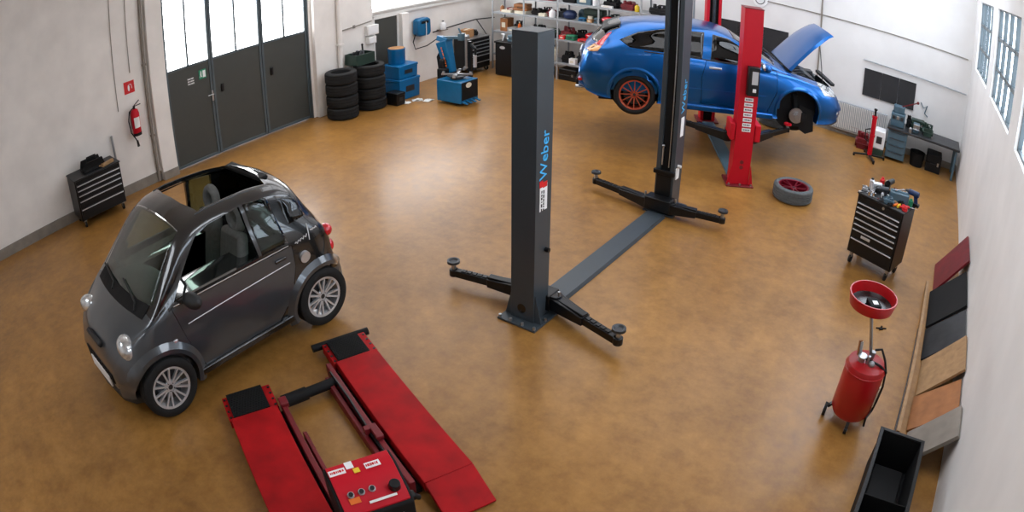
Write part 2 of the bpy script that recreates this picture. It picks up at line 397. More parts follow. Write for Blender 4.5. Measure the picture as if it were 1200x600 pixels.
# ---------------------------------------------------------------- wheels
def tyre_mb(R, W, r, grooves=3, n=48):
    h = W / 2; p = [(r, -h * .8), (r + .012, -h * .92), (r + (R - r) * .45, -h), (R - .025, -h * .93), (R - .006, -h * .8)]
    for g in range(grooves):
        c = (g - (grooves - 1) / 2) * (W * .5 / max(1, grooves - 1)) if grooves > 1 else 0
        p += [(R, c - .012), (R, c - .006), (R - .009, c - .005), (R - .009, c + .005), (R, c + .006), (R, c + .012)]
    p += [(R - .006, h * .8), (R - .025, h * .93), (r + (R - r) * .45, h), (r + .012, h * .92), (r, h * .8)]
    return MB().lathe(p, axis='y', n=n, closed=True)
def rim_mb(r, W, style, n_sp, side=-1):
    """side: which y the visible face looks to"""
    h = W / 2 * .8; s = side; m = MB()
    m.lathe([(r, -h), (r + .004, -h), (r + .004, h), (r, h), (r - .02, h * .9), (r - .022, -h * .9)], axis='y', n=40, closed=True)
    m.lathe([(r - .02, s * h * .96), (r + .006, s * h * 1.04), (r + .004, s * h * .9), (r - .02, s * h * .85)], axis='y', n=40, closed=True)
    m.lathe([(0, s * h * .72), (.045, s * h * .7), (.06, s * h * .55), (.06, s * h * .3), (0, s * h * .3)], axis='y', n=20)
    ro = r - .012
    for k in range(n_sp):
        a = 2 * PI * k / n_sp
        def P(rr, aa, y): return (rr * math.sin(aa), y, rr * math.cos(aa))
        if style == 'double':
            for q in (-1, 1):
                m.bar(P(.045, a + q * .12, s * h * .6), P(ro, a + q * .19, s * h * .88), .019, .024, up=(0, s, 0), w1=.016)
        elif style == 'fork':
            m.bar(P(.05, a, s * h * .6), P(ro * .62, a, s * h * .76), .016, .025, up=(0, s, 0))
            for q in (-1, 1):
                m.bar(P(ro * .58, a, s * h * .74), P(ro, a + q * .15, s * h * .88), .012, .022, up=(0, s, 0))
        else:
            m.bar(P(.05, a, s * h * .6), P(ro, a, s * h * .88), .017, .024, up=(0, s, 0), w1=.012)
    return m
def wheel(parent, loc, R, W, r, style, n_sp, mrim, side=-1, mt='rubber', brake=True):
    t = tyre_mb(R, W, r).build('tyre', mt, parent); t.location = loc
    rm = rim_mb(r, W, style, n_sp, side).build('rim', mrim, t)
    c = MB(); h = W / 2 * .8
    c.lathe([(.0, side * h * .74), (.024, side * h * .73), (.026, side * h * .6), (0, side * h * .6)], axis='y', n=16)
    for k in range(5):
        a = 2 * PI * k / 5 + .3; c.cone((.042 * math.sin(a), side * h * .5, .042 * math.cos(a)), (.042 * math.sin(a), side * h * .75, .042 * math.cos(a)), .007, n=6)
    c.build('hub_cap', 'darksteel', t)
    if brake:
        d = MB(); d.lathe([(.03, -.012), (r * .72, -.012), (r * .72, .012), (.03, .012)], axis='y', n=32, closed=True)
        d.bar((r * .5, 0, -.05), (r * .5, 0, .1), .05, .07, up=(0, 1, 0)); d.build('brake_disc', 'darksteel', t)
    return t

# ---------------------------------------------------------------- car body lofts
def pchip(tab, x):
    tab = sorted(tab); xs = [t[0] for t in tab]; ys = [t[1] for t in tab]; n = len(xs)
    if x <= xs[0]: return ys[0]
    if x >= xs[-1]: return ys[-1]
    h = [xs[i + 1] - xs[i] for i in range(n - 1)]; d = [(ys[i + 1] - ys[i]) / h[i] for i in range(n - 1)]
    s = [d[0]] + [0 if d[i - 1] * d[i] <= 0 else 2 * d[i - 1] * d[i] / (d[i - 1] + d[i]) for i in range(1, n - 1)] + [d[-1]]
    i = max(k for k in range(n - 1) if xs[k] <= x); t = (x - xs[i]) / h[i]
    return ys[i] * (1 + 2 * t) * (1 - t) ** 2 + s[i] * h[i] * t * (1 - t) ** 2 + ys[i + 1] * t * t * (3 - 2 * t) - s[i + 1] * h[i] * t * t * (1 - t)
def catmull(P, per):
    out = []; n = len(P)
    for i in range(n - 1):
        p0, p1, p2, p3 = P[max(0, i - 1)], P[i], P[i + 1], P[min(n - 1, i + 2)]
        for k in range(per[i]):
            t = k / per[i]
            out.append(tuple(.5 * ((2 * p1[j]) + (-p0[j] + p2[j]) * t + (2 * p0[j] - 5 * p1[j] + 4 * p2[j] - p3[j]) * t * t + (-p0[j] + 3 * p1[j] - 3 * p2[j] + p3[j]) * t ** 3) for j in (0, 1)))
    out.append(P[-1]); return out
class Car:
    def __init__(s, T, xs, side_k=.35): s.T = T; s.xs = xs
    def g(s, k, x): return pchip(s.T[k], x)
    def sect(s, x, inset=0.):
        g = lambda k: s.g(k, x)
        zb, zt = g('zbot') , g('zt'); i = inset
        wl, wm, zm, wb, zs, wt, td = g('wl'), g('wm'), g('zm'), g('wb'), g('zs'), g('wt'), g('td')
        P = [(0, zb + i), (wl - .06 - i, zb + i), (wl - i, zb + .07 + i * .3), (wm - i, zm), (wb - i, zs),
             ((wb * .45 + wt * .55) - i, zs * .42 + (zt - td) * .58), (wt - i, zt - td - i * .6), (wt * .6, zt - td * .22 - i), (0, zt - i)]
        return catmull(P, [2, 2, 4, 5, 5, 5, 4, 4])
    def mesh(s, inset=0., x0=None, x1=None, nx=64, extra=None):
        x0 = s.xs[0] if x0 is None else x0; x1 = s.xs[1] if x1 is None else x1
        rows = []; m = MB()
        for i in range(nx + 1):
            t = i / nx; t = .5 - .5 * math.cos(PI * t); t = .5 * t + .5 * i / nx
            x = x0 + (x1 - x0) * t
            S = s.sect(x, inset)
            if extra: S = [extra(p) for p in S]
            row = [(x, y, z) for y, z in S] + [(x, -y, z) for y, z in S[-2:0:-1]]
            rows.append(row)
        n = len(rows[0]); vs = [p for r in rows for p in r]
        fs = [(i * n + k, i * n + (k + 1) % n, (i + 1) * n + (k + 1) % n, (i + 1) * n + k) for i in range(nx) for k in range(n)]
        fs += [tuple(range(n)), tuple(range(nx * n, nx * n + n))[::-1]]
        return m.raw(vs, fs)
    def side_y(s, x, z):
        S = s.sect(x); best = None
        for a, b in zip(S, S[1:]):
            if min(a[1], b[1]) <= z <= max(a[1], b[1]) and abs(a[1] - b[1]) > 1e-6 and a[0] > .2:
                t = (z - a[1]) / (b[1] - a[1]); y = a[0] + (b[0] - a[0]) * t
                best = y if best is None else max(best, y)
        return best if best is not None else s.g('wm', x)
    def top_z(s, x, y):
        S = s.sect(x); best = 0
        for a, b in zip(S, S[1:]):
            if min(a[0], b[0]) <= abs(y) <= max(a[0], b[0]) and abs(a[0] - b[0]) > 1e-6:
                t = (abs(y) - a[0]) / (b[0] - a[0]); best = max(best, a[1] + (b[1] - a[1]) * t)
        return best
def surf_strip(car, pts, sgn, r, out=.0, n=5):
    """a fine tube following the flank through (x, z) points"""
    q = []
    for a, b in zip(pts, pts[1:]):
        for k in range(6):
            t = k / 6; x = a[0] + (b[0] - a[0]) * t; z = a[1] + (b[1] - a[1]) * t; q.append((x, sgn * (car.side_y(x, z) + out), z))
    q.append((pts[-1][0], sgn * (car.side_y(*pts[-1]) + out), pts[-1][1]))
    return MB().tube(q, r, n)
def arch_lip(car, cx, cz, r0, r1, w, sgn, a0=-8, a1=188, out=.03):
    """a fender lip around a wheel opening"""
    m = MB(); N = 28; rows = []
    for i in range(N + 1):
        a = math.radians(a0 + (a1 - a0) * i / N); row = []
        for (rr, o) in ((r0, .002), (r0, out), ((r0 * .6 + r1 * .4), out + .004), (r1, -.004), (r1, -.03), (r0, -w)):
            x, z = cx + rr * math.cos(a), cz + rr * math.sin(a)
            zz = max(z, car.g('zbot', x) + .09)
            row.append((x, sgn * (car.side_y(x, zz) + o), z))
        rows.append(row)
    n = 6; vs = [p for r in rows for p in r]
    fs = [(i * n + k, i * n + (k + 1) % n, (i + 1) * n + (k + 1) % n, (i + 1) * n + k) for i in range(N) for k in range(n)]
    fs += [tuple(range(n)), tuple(range(N * n, N * n + n))]
    return m.raw(vs, fs)
def seat_parts(parent, x, y, z, ring=True, m='seat'):
    s = MB(); s.box((x, y, z + .09), (.48, .46, .16), (0, -.06, 0)); c = s.build('seat', m, parent, .05)
    s = MB(); s.box((x - .27, y, z + .42), (.13, .44, .58), (0, -.22, 0), taper=.86); s.build('backrest', m, c, .05)
    s = MB(); q = [(x - .37 - .03 * math.cos(t) * .3, y + .1 * math.sin(t), z + .80 + .105 * math.cos(t)) for t in [2 * PI * k / 20 for k in range(20)]]
    if ring: s.tube(q, .045, 10, closed=True)
    else: s.ball((x - .37, y, z + .8), (.06, .13, .1))
    s.build('headrest', m, c)

# ---------------------------------------------------------------- the small convertible car
def small_car():
    root = thing('convertible_car', 'small two-seat convertible car in graphite and black with its roof open', 'car', (-5.20, 2.28, 0), -PI / 2)
    T = dict(
        zbot=[(-1.21, .34), (-1.1, .24), (-.9, .2), (1.0, .18), (1.2, .2), (1.33, .3)],
        zt=[(-1.22, .62), (-1.19, .84), (-1.13, 1.0), (-1.0, 1.24), (-.88, 1.42), (-.7, 1.50), (-.4, 1.535), (0, 1.54), (.2, 1.52), (.36, 1.46), (.6, 1.24), (.86, .96), (.95, .91), (1.08, .85), (1.22, .74), (1.30, .62), (1.33, .54)],
        td=[(-1.2, .05), (-.9, .12), (0, .09), (.36, .09), (.6, .08), (.86, .04), (1.1, .06), (1.33, .05)],
        wt=[(-1.22, .42), (-1.1, .5), (-.85, .50), (-.4, .53), (.36, .56), (.6, .61), (.88, .65), (1.1, .50), (1.25, .42), (1.33, .34)],
        wb=[(-1.22, .55), (-1.1, .645), (-.85, .69), (-.4, .70), (.6, .70), (.9, .69), (1.1, .64), (1.25, .54), (1.33, .42)],
        zs=[(-1.22, .55), (-1.15, .82), (-1.0, .93), (-.6, .95), (.3, .92), (.88, .84), (1.1, .74), (1.25, .60), (1.33, .47)],
        wm=[(-1.22, .58), (-1.1, .70), (-.9, .735), (-.4, .72), (.5, .715), (.85, .73), (1.1, .70), (1.25, .60), (1.33, .46)],
        zm=[(-1.22, .48), (-1, .56), (0, .55), (.9, .55), (1.33, .42)],
        wl=[(-1.22, .5), (-1.05, .64), (-.6, .68), (.6, .68), (1.0, .66), (1.2, .56), (1.33, .42)])
    car = Car(T, (-1.215, 1.33))
    body = car.mesh().build('body', ['smartblack', 'smartgrey', 'inner'], root)
    cav = car.mesh(.035, -1.08, .98, 40, extra=lambda p: (p[0], max(p[1], .32)))
    boolean(body, cav)
    for sx in (.91, -.91):
        for sg in (-1, 1):
            boolean(body, MB().cone((sx, sg * .46, .29), (sx, sg * .9, .29), .335, n=40))
    # roof opening, windscreen, rear window, side openings
    boolean(body, MB().prism([(.10, .44), (.14, .2), (.14, -.2), (.10, -.44), (-.64, -.42), (-.68, -.2), (-.68, .2), (-.64, .42)], 1.3, 1.7, 'z'))
    ws = split(body, lambda: MB().prism([(.34, .47), (.80, .60), (.85, .35), (.865, 0), (.85, -.35), (.80, -.60), (.34, -.47)], .93, 1.5, 'z'), 'windscreen', 'glass', root)
    rg = split(body, lambda: MB().prism([(-.44, 1.06), (.44, 1.06), (.40, 1.36), (-.40, 1.36)], -1.3, -.84, 'x'), 'rear_window', 'darkglass', root)
    win = [(.62, .965), (.24, 1.36), (.08, 1.405), (-.26, 1.42), (-.30, .965)]
    rwin = [(-.335, .965), (-.30, 1.42), (-.56, 1.39), (-.63, .965)]
    qwin = [(-.70, 1.1), (-.66, 1.36), (-.86, 1.27), (-.92, 1.1)]
    door = [(.47, .25), (.60, .62), (.66, .925), (-.655, .925), (-.65, .74), (-.56, .46), (-.40, .27)]
    for sg, (ya, yb) in ((1, (.3, .9)), (-1, (-.9, -.3))):
        boolean(body, MB().prism(win, ya, yb, 'y'))
        split(body, lambda: MB().prism(rwin, ya, yb, 'y'), 'side_window', 'glass', root)
        split(body, lambda: MB().prism(qwin, ya, yb, 'y'), 'quarter_window', 'tint', root)
        dr = split(body, lambda: MB().prism(door, ya, yb, 'y'), 'door', 'smartgrey', root, grow=lambda: MB().prism(grown(door, .006), ya, yb, 'y'))
        smooth(dr)
        surf_strip(car, [(.64, .935), (-.62, .94)], sg, .006, .003).build('window_seal', 'chrome', dr)  # chrome tube drawn for the highlight along the window sill
        surf_strip(car, [(.55, .74), (-.6, .79)], sg, .005, .0).build('crease_line', 'silver', dr)  # silver tube paints the highlight on the door crease
        h = MB(); y = car.side_y(-.56, .84); h.box((-.50, sg * (y + .012), .86), (.12, .022, .03)); h.build('door_handle', 'smartblack', dr, .008)
        # mirror
        mi = MB(); mi.ball((.50, sg * .82, .98), (.068, .115, .068), (0, 0, sg * .15)); mi.bar((.56, sg * .68, .95), (.51, sg * .76, .98), .05, .03)
        mi.build('wing_mirror', 'trim', root)
        # lights, indicator, sill, lips
        l = MB(); l.ball((1.12, sg * .505, .70), (.095, .135, .125), (0, .5, sg * -.45), 24, 14); l.build('headlight', 'lampclear', root)
        l = MB()
        for z, r in ((.86, .062), (.70, .07)): l.ball((-1.135, sg * .60, z), (.065, .065, r))
        l.build('tail_light', 'lampred', root)
        y = car.side_y(.72, .66); l = MB().box((.72, sg * (y), .66), (.045, .02, .028)); l.build('side_indicator', 'lampclear', root, .006)
        for cx in (.91, -.91):
            arch_lip(car, cx, .29, .325, .42, .1, sg, -6 if cx > 0 else -20, 200 if cx > 0 else 186).build('fender', 'smartgrey', root)
        l = MB(); l.bar((.56, sg * .69, .235), (-.55, sg * .69, .235), .05, .07); l.build('sill', 'smartblack', root, .015)
        if sg > 0:
            y = car.side_y(-.78, .82); l = MB().cone((-.77, y - .02, .78), (-.77, y + .022, .775), .055, n=24); l.build('fuel_cap', 'silver', root)
            y = car.side_y(-.85, .97)
            q = [(-.70 - .012 * k, car.side_y(-.70 - .012 * k, .93) + .004, .93 + .014 * math.sin(k * 2.2) + .002 * k) for k in range(13)]
            MB().tube(q, .004, 5).build('script_lettering', 'white', root)
            q = [(-.90 - .012 * k, car.side_y(-.90 - .012 * k, .96) + .004, .975 + .01 * math.sin(k * 2.4)) for k in range(8)]
            MB().tube(q, .004, 5).build('script_lettering', 'white', root)
            MB().tube([(-.865, car.side_y(-.865, .90) + .004, .90), (-.875, car.side_y(-.875, .97) + .004, .97), (-.885, car.side_y(-.885, 1.04) + .004, 1.04)], .004, 5).build('script_lettering', 'white', root)
    # paint by panel: front end graphite, frame black
    me = body.data
    for p in me.polygons:
        c = p.center
        p.material_index = 0
        if c.x > .462 and .28 < c.z < .92: p.material_index = 1
        if c.x > .86 and c.z > .5: p.material_index = 1
        if -1.3 < c.x < -1.0 and c.z < .60: p.material_index = 1
        n = p.normal
        if c.x < 1.0 and c.x > -1.1 and abs(c.y) < .67 and .3 < c.z < .33: p.material_index = 2
    smooth(body)
    # cowl, wipers, grille, bumper vents, header
    m = MB()
    for i in range(12):
        t0, t1 = -1 + i / 6, -1 + (i + 1) / 6
        def P(t, x, dz): y = t * .56; xx = x - .05 * t * t; return (xx, y, car.top_z(xx, y) + dz)
        m.raw([P(t0, .86, .004), P(t1, .86, .004), P(t1, .97, .006), P(t0, .97, .006), P(t0, .86, -.02), P(t1, .86, -.02), P(t1, .97, -.02), P(t0, .97, -.02)],
              [(0, 1, 2, 3), (4, 7, 6, 5), (0, 3, 7, 4), (1, 5, 6, 2), (3, 2, 6, 7), (0, 4, 5, 1)])
    m.build('cowl_panel', 'blackmat', root)
    for y0, sl in ((.42, -1), (-.12, -1)):
        q = [(.93, y0, car.top_z(.93, y0) + .02)] + [(.885 - .012 * k, y0 + sl * .075 * k, car.top_z(.885 - .012 * k, y0 + sl * .075 * k) + .018) for k in range(1, 7)]
        MB().tube(q, .009, 6).build('wiper', 'trim', root)
    m = MB()
    for k in range(9):
        y = -.32 + .08 * k; m.box((1.318, y, .40), (.05, .07, .1))
    m.build('bumper_grille', 'blackmat', root, .01)
    m = MB(); m.box((1.30, 0, .66), (.05, .36, .05), (0, .5, 0)); m.build('badge_bar', 'trim', root, .015)
    m = MB(); m.prism([(1.05, -.64), (1.25, -.52), (1.32, -.38), (1.345, 0), (1.32, .38), (1.25, .52), (1.05, .64), (1.0, .6), (1.0, -.6)], .17, .25, 'z'); m.build('front_lip', 'trim', root, .02)
    m = MB(); m.box((1.345, 0, .33), (.02, .5, .11)); m.build('number_plate', 'white', root, .006)
    # folded fabric roof at the back, roof rails edges
    m = MB(); m.box((-.70, 0, 1.468), (.10, .66, .035), (0, .12, 0)); m.build('folded_roof', 'blackmat', root, .012)
    for sg in (-1, 1): m = MB(); m.tube([(x, sg * (.46 - .02 * max(0, -x)), car.top_z(x, .46) + .002) for x in (.14, 0, -.15, -.3, -.45, -.6, -.66)], .006, 6); m.build('roof_rail_seal', 'darksteel', root)
    # cabin
    c = MB(); c.box((-.0, 0, .35), (1.7, 1.2, .04)); c.build('cabin_floor', 'inner', root)
    c = MB(); c.box((.70, 0, .80), (.34, 1.14, .2), (0, .15, 0)); c.ball((.62, 0, .88), (.22, .5, .09)); c.build('dashboard', 'dash', root, .04)
    c = MB(); q = [(.38 + .05 * math.cos(t), .3 + .17 * math.sin(t), .92 + .16 * math.cos(t)) for t in [2 * PI * k / 24 for k in range(24)]]
    c.tube(q, .014, 8, closed=True); c.bar((.40, .16, .92), (.40, .44, .92), .03, .02); c.bar((.40, .3, .92), (.60, .3, .82), .05, .05); c.build('steering_wheel', 'trim', root)
    seat_parts(root, .02, .3, .42); seat_parts(root, -.06, -.3, .42)
    c = MB(); c.box((-.72, 0, .68), (.5, 1.2, .6)); c.build('rear_bulkhead', 'inner', root, .05)
    c = MB()
    for k in range(5): c.tube([(-.5 - .03 * k, -.3 + .2 * k, 1.0), (-.55, -.2 + .12 * k, 1.1 + .03 * (k % 2)), (-.62, .3 - .1 * k, 1.02)], .012, 6)
    c.ball((-.68, .15, 1.03), (.14, .2, .05)); c.build('luggage_net', 'trim', root)
    for sx in (.91, -.91):
        for sg in (-1, 1):
            R_ = .29 if sx < 0 else .285
            wheel(root, (sx, sg * .665, R_), R_, .17, .198, 'double', 7, 'silver', side=sg)
    return root
small_car()
# ---------------------------------------------------------------- grey two-post lift
def lift_arm(parent, p0, p1, z, m, mpad, padh=.1, w=.11, tele=.5):
    """arm as a tapering two-stage box beam with a round pad on a screw at its tip"""
    p0 = Vector((p0[0], p0[1], z)); p1 = Vector((p1[0], p1[1], z)); d = (p1 - p0).normalized(); sd = d.cross(Vector((0, 0, 1)))
    mid = p0.lerp(p1, tele)
    a = MB(); a.bar(p0, mid, w * 1.35, .13, w1=w, h1=.085); a.cone(p0 - Vector((0, 0, .07)), p0 + Vector((0, 0, .08)), w * .62, n=20)
    a.bar(p0 + Vector((0, 0, .055)), mid + Vector((0, 0, .055)), w * .7, .02)
    o = a.build('arm', m, parent, .006)
    b = MB(); b.bar(mid - d * .08, p1, w * .72, .072, w1=w * .62); b.cone(p1 - Vector((0, 0, .036)), p1 + Vector((0, 0, .036)), w * .42, n=18)
    for k in range(5): q = mid.lerp(p1, .1 + .15 * k) + Vector((0, 0, .04)); b.box(q, (.05, .05, .012), (0, 0, math.atan2(d.y, d.x)))
    b.build('arm_extension', m, o, .005)
    c = MB(); c.cone(p1, p1 + Vector((0, 0, padh)), .024, n=14); c.build('pad_screw', 'steel', o)
    c = MB(); c.lathe([(0, padh + .018), (.035, padh + .02), (.05, padh + .035), (.064, padh + .035), (.066, padh + .01), (.045, padh), (0, padh)], (p1.x, p1.y, p1.z), n=24); c.build('lifting_pad', mpad, o, .0)
    g = MB(); t = d * .17
    g.cone(p0 + t * .3 + Vector((0, 0, .04)), p0 + t * .3 + Vector((0, 0, .13)), .012, n=10); g.build('lock_pin', 'steel', o)
    return o
def c_post(name, root, x, y, w, dp, h, face, mo, mi_):
    """column of C section, open towards +y (face=1) or -y (face=-1); x, y = centre of its closed side's foot"""
    t = .012; f = face; m = MB()
    hw = w / 2
    P = [(x - hw, y), (x + hw, y), (x + hw, y + f * dp), (x + hw - .055, y + f * dp), (x + hw - .055, y + f * (dp - .05)), (x + hw - t, y + f * (dp - .05)), (x + hw - t, y + f * t), (x - hw + t, y + f * t),
         (x - hw + t, y + f * (dp - .05)), (x - hw + .055, y + f * (dp - .05)), (x - hw + .055, y + f * dp), (x - hw, y + f * dp)]
    m.prism(P, .02, h, 'z')
    return m.build(name, mo, root, .003)
def grey_lift():
    r = thing('two_post_lift', 'dark grey two-post vehicle lift standing empty with its arms lowered to the floor', 'car lift', (-3.03, 4.33, 0))
    H_ = 2.67
    # near post (closed side to the viewer)
    p = c_post('post', r, 0, 0, .25, .24, H_, 1, 'postgrey', None)
    m = MB(); m.bb(-.125, .125, .0, .24, H_ - .0, H_ + .012); m.build('post_cap', 'postgrey', p, .003)
    m = MB(); m.bb(-.21, .21, -.10, .36, 0, .022); m.build('base_plate', 'postgrey', p, .004)
    for sx in (-1, 1): m = MB(); m.prism([(sx * .125, .02), (sx * .2, .02), (sx * .13, .3), (sx * .125, .3)], .02, .032, 'y'); m.build('gusset', 'postgrey', p)
    for x, y in ((-.19, -.08), (-.07, -.08), (.06, -.08), (.19, -.08), (.19, .1), (-.19, .1)): m = MB(); m.cone((x, y, .02), (x, y, .05), .014, n=8); m.build('anchor_bolt', 'steel', p)
    m = MB(); m.cone((-.005, -.003, .14), (-.005, .0, .14), .045, n=24); m.build('cable_hole', 'oil', p)
    text('Weber', .15, (.128, .12, 1.62), (0, .07, 1), (-1, 0, 0) if False else (0, -1, .07), 'letterblue', p)
    m = MB(); m.bb(.125, .128, .06, .17, 1.12, 1.36); m.build('label_plate', 'white', p)
    m = MB(); m.bb(.1285, .1295, .05, .10, 1.34, 1.40); m.bb(.1285, .1295, .10, .165, 1.33, 1.38); m.build('red_flash', 'signred', p)
    marks(p, (.1285, .10, 1.22), (0, 0, 1), (0, -1, 0), .2, .06, 'black', 2, 5)
    m = MB(); m.cone((.125, .17, .72), (.165, .17, .72), .022, n=14); m.build('rubber_stop', 'black', p)
    ca = MB(); ca.bb(-.16, .16, .2, .38, .06, .22); ca.bb(-.10, .10, .04, .22, .1, .75); ca.build('carriage', 'black', r, .008)
    lift_arm(r, (-.16, .29), (-.94, .15), .13, 'black', 'darksteel'); lift_arm(r, (.17, .29), (.96, .08), .13, 'black', 'darksteel')
    # far post (open side to the viewer)
    y1 = 3.25
    H_ = 2.9; q = c_post('post', r, .02, y1 + .02, .25, .26, H_, -1, 'postgrey', None)
    m = MB(); m.bb(-.095, .135, y1 - .20, y1 + .01, .03, H_ - .01); m.build('post_channel', 'blackmat', q)
    m = MB(); m.bb(-.105, .145, y1 - .24, y1 + .02, H_, H_ + .012); m.build('post_cap', 'postgrey', q, .003)
    m = MB(); m.bb(-.19, .23, y1 - .36, y1 + .12, 0, .022); m.build('base_plate', 'postgrey', q, .004)
    m = MB(); m.tube([(.06, y1 - .225, .6), (.06, y1 - .225, H_ - .02)], .007, 6); m.build('lifting_cable', 'steel', q)
    m = MB(); m.tube([(-.03, y1 - .23, .62), (-.03, y1 - .23, .86)], .011, 8); m.ball((-.03, y1 - .23, .87), .018); m.build('safety_rod', 'steel', q)
    text('Weber', .15, (.148, y1 - .1, 1.52), (0, .07, 1), (0, -1, .07), 'letterblue', q)
    m = MB(); m.bb(.145, .148, y1 - .15, y1 - .05, 1.0, 1.25); m.build('label_plate', 'white', q)
    m = MB(); m.bb(.145, .16, y1 - .2, y1 - .1, .45, .6); m.cone((.15, y1 - .15, .62), (.2, y1 - .15, .62), .02); m.build('release_lever', 'offwhite', q, .004)
    ca = MB(); ca.bb(-.16, .19, y1 - .40, y1 - .22, .06, .22); ca.bb(-.09, .12, y1 - .25, y1 - .2, .1, .55); ca.bb(-.13, .16, y1 - .27, y1 - .22, .5, .56); ca.build('carriage', 'black', r, .008)
    lift_arm(r, (-.14, y1 - .32), (-1.0, y1 - .15), .12, 'black', 'darksteel'); lift_arm(r, (.18, y1 - .32), (.85, y1 - .23), .12, 'black', 'darksteel')
    m = MB(); m.prism([(-.12, 0), (.15, 0), (.13, .04), (-.10, .04)], .40, y1 - .40, 'y'); o = m.build('floor_cover', 'postgrey', r, .003)
grey_lift()

# ---------------------------------------------------------------- red two-post lift
LA = math.radians(29.6)
def red_lift():
    r = thing('two_post_lift', 'red two-post vehicle lift holding up the blue hatchback', 'car lift', (-2.45, 8.9, 0), LA)
    H_ = 2.62
    p = c_post('post', r, 0, 0, .28, .26, H_, 1, 'red', None)
    m = MB(); m.bb(-.145, .145, -.004, .26, H_, H_ + .014); m.build('post_cap', 'reddark', p, .003)
    m = MB(); m.bb(-.21, .21, -.08, .34, 0, .022); m.build('base_plate', 'reddark', p, .004)
    for sx in (-1, 1): m = MB(); m.prism([(sx * .14, .02), (sx * .205, .02), (sx * .145, .32), (sx * .14, .32)], -.02, -.008, 'y'); m.prism([(sx * .14, .02), (sx * .205, .02), (sx * .145, .32), (sx * .14, .32)], .1, .112, 'y') if False else None; m.build('gusset', 'red', p)
    for x in (-.17, 0, .17): m = MB(); m.cone((x, -.05, .02), (x, -.05, .05), .014, n=8); m.build('anchor_bolt', 'steel', p)
    m = MB(); m.bb(-.055, .115, -.11, 0, 1.38, 1.80); c = m.build('control_box', 'black', p, .012)
    m = MB(); m.bb(.0, .09, -.114, -.108, 1.55, 1.74); m.build('instruction_plate', 'silver', c)
    m = MB(); m.bb(.02, .07, -.125, -.108, 1.44, 1.49); m.build('rocker_switch', 'white', c, .004)
    for k in range(7):
        z = 1.30 - .075 * k
        m = MB(); m.bb(-.055, .075, -.004, 0, z - .026, z + .026); s = m.build('warning_sticker', 'white', p)
        marks(s, (.01, -.0045, z), (1, 0, 0), (0, 0, 1), .10, .034, 'darksteel', 1, k)
    for z in (.28, .36): m = MB(); m.cone((0, -.003, z), (0, 0, z), .03, n=16); m.build('cable_hole', 'reddark', p)
    ca = MB(); ca.bb(-.22, -.15, .0, .36, .68, .93); ca.bb(.15, .24, .0, .36, .68, .93); ca.bb(-.2, .2, .27, .38, .66, .9); ca.build('carriage', 'red', r, .012)
    # far post
    y1 = 3.32
    q = c_post('post', r, 0, y1, .28, .26, H_ + .35, -1, 'red', None)
    m = MB(); m.bb(-.12, .12, y1 - .2, y1 - .02, .03, H_ + .3); m.build('post_channel', 'blackmat', q)
    m = MB(); m.cone((.0, y1 - .23, 1.72), (.0, y1 - .23, H_ + .3), .035, n=14); m.bb(-.07, .07, y1 - .27, y1 - .18, 1.66, 1.76); m.build('lifting_cylinder', 'darksteel', q)
    m = MB(); m.bb(-.21, .21, y1 - .36, y1 + .08, 0, .022); m.build('base_plate', 'reddark', q, .004)
    ca = MB(); ca.bb(-.22, .22, y1 - .38, y1 - .27, .66, .9); ca.build('carriage', 'red', r, .012)
    for (a, b) in (((-.2, .3), (-1.02, .95)), ((.2, .3), (.95, .95)), ((-.2, y1 - .33), (-1.0, y1 - .95)), ((.2, y1 - .33), (.95, y1 - .95))):
        o = lift_arm(r, a, b, .645, 'black', 'red', padh=.07)
    for (a, b) in (((-.2, .3), (-1.02, .95)),):
        pass
    m = MB(); m.prism([(-.12, 0), (.12, 0), (.11, .03), (-.11, .03)], .36, y1 - .37, 'y'); m.build('floor_cover', 'tealgrey', r, .003)
red_lift()

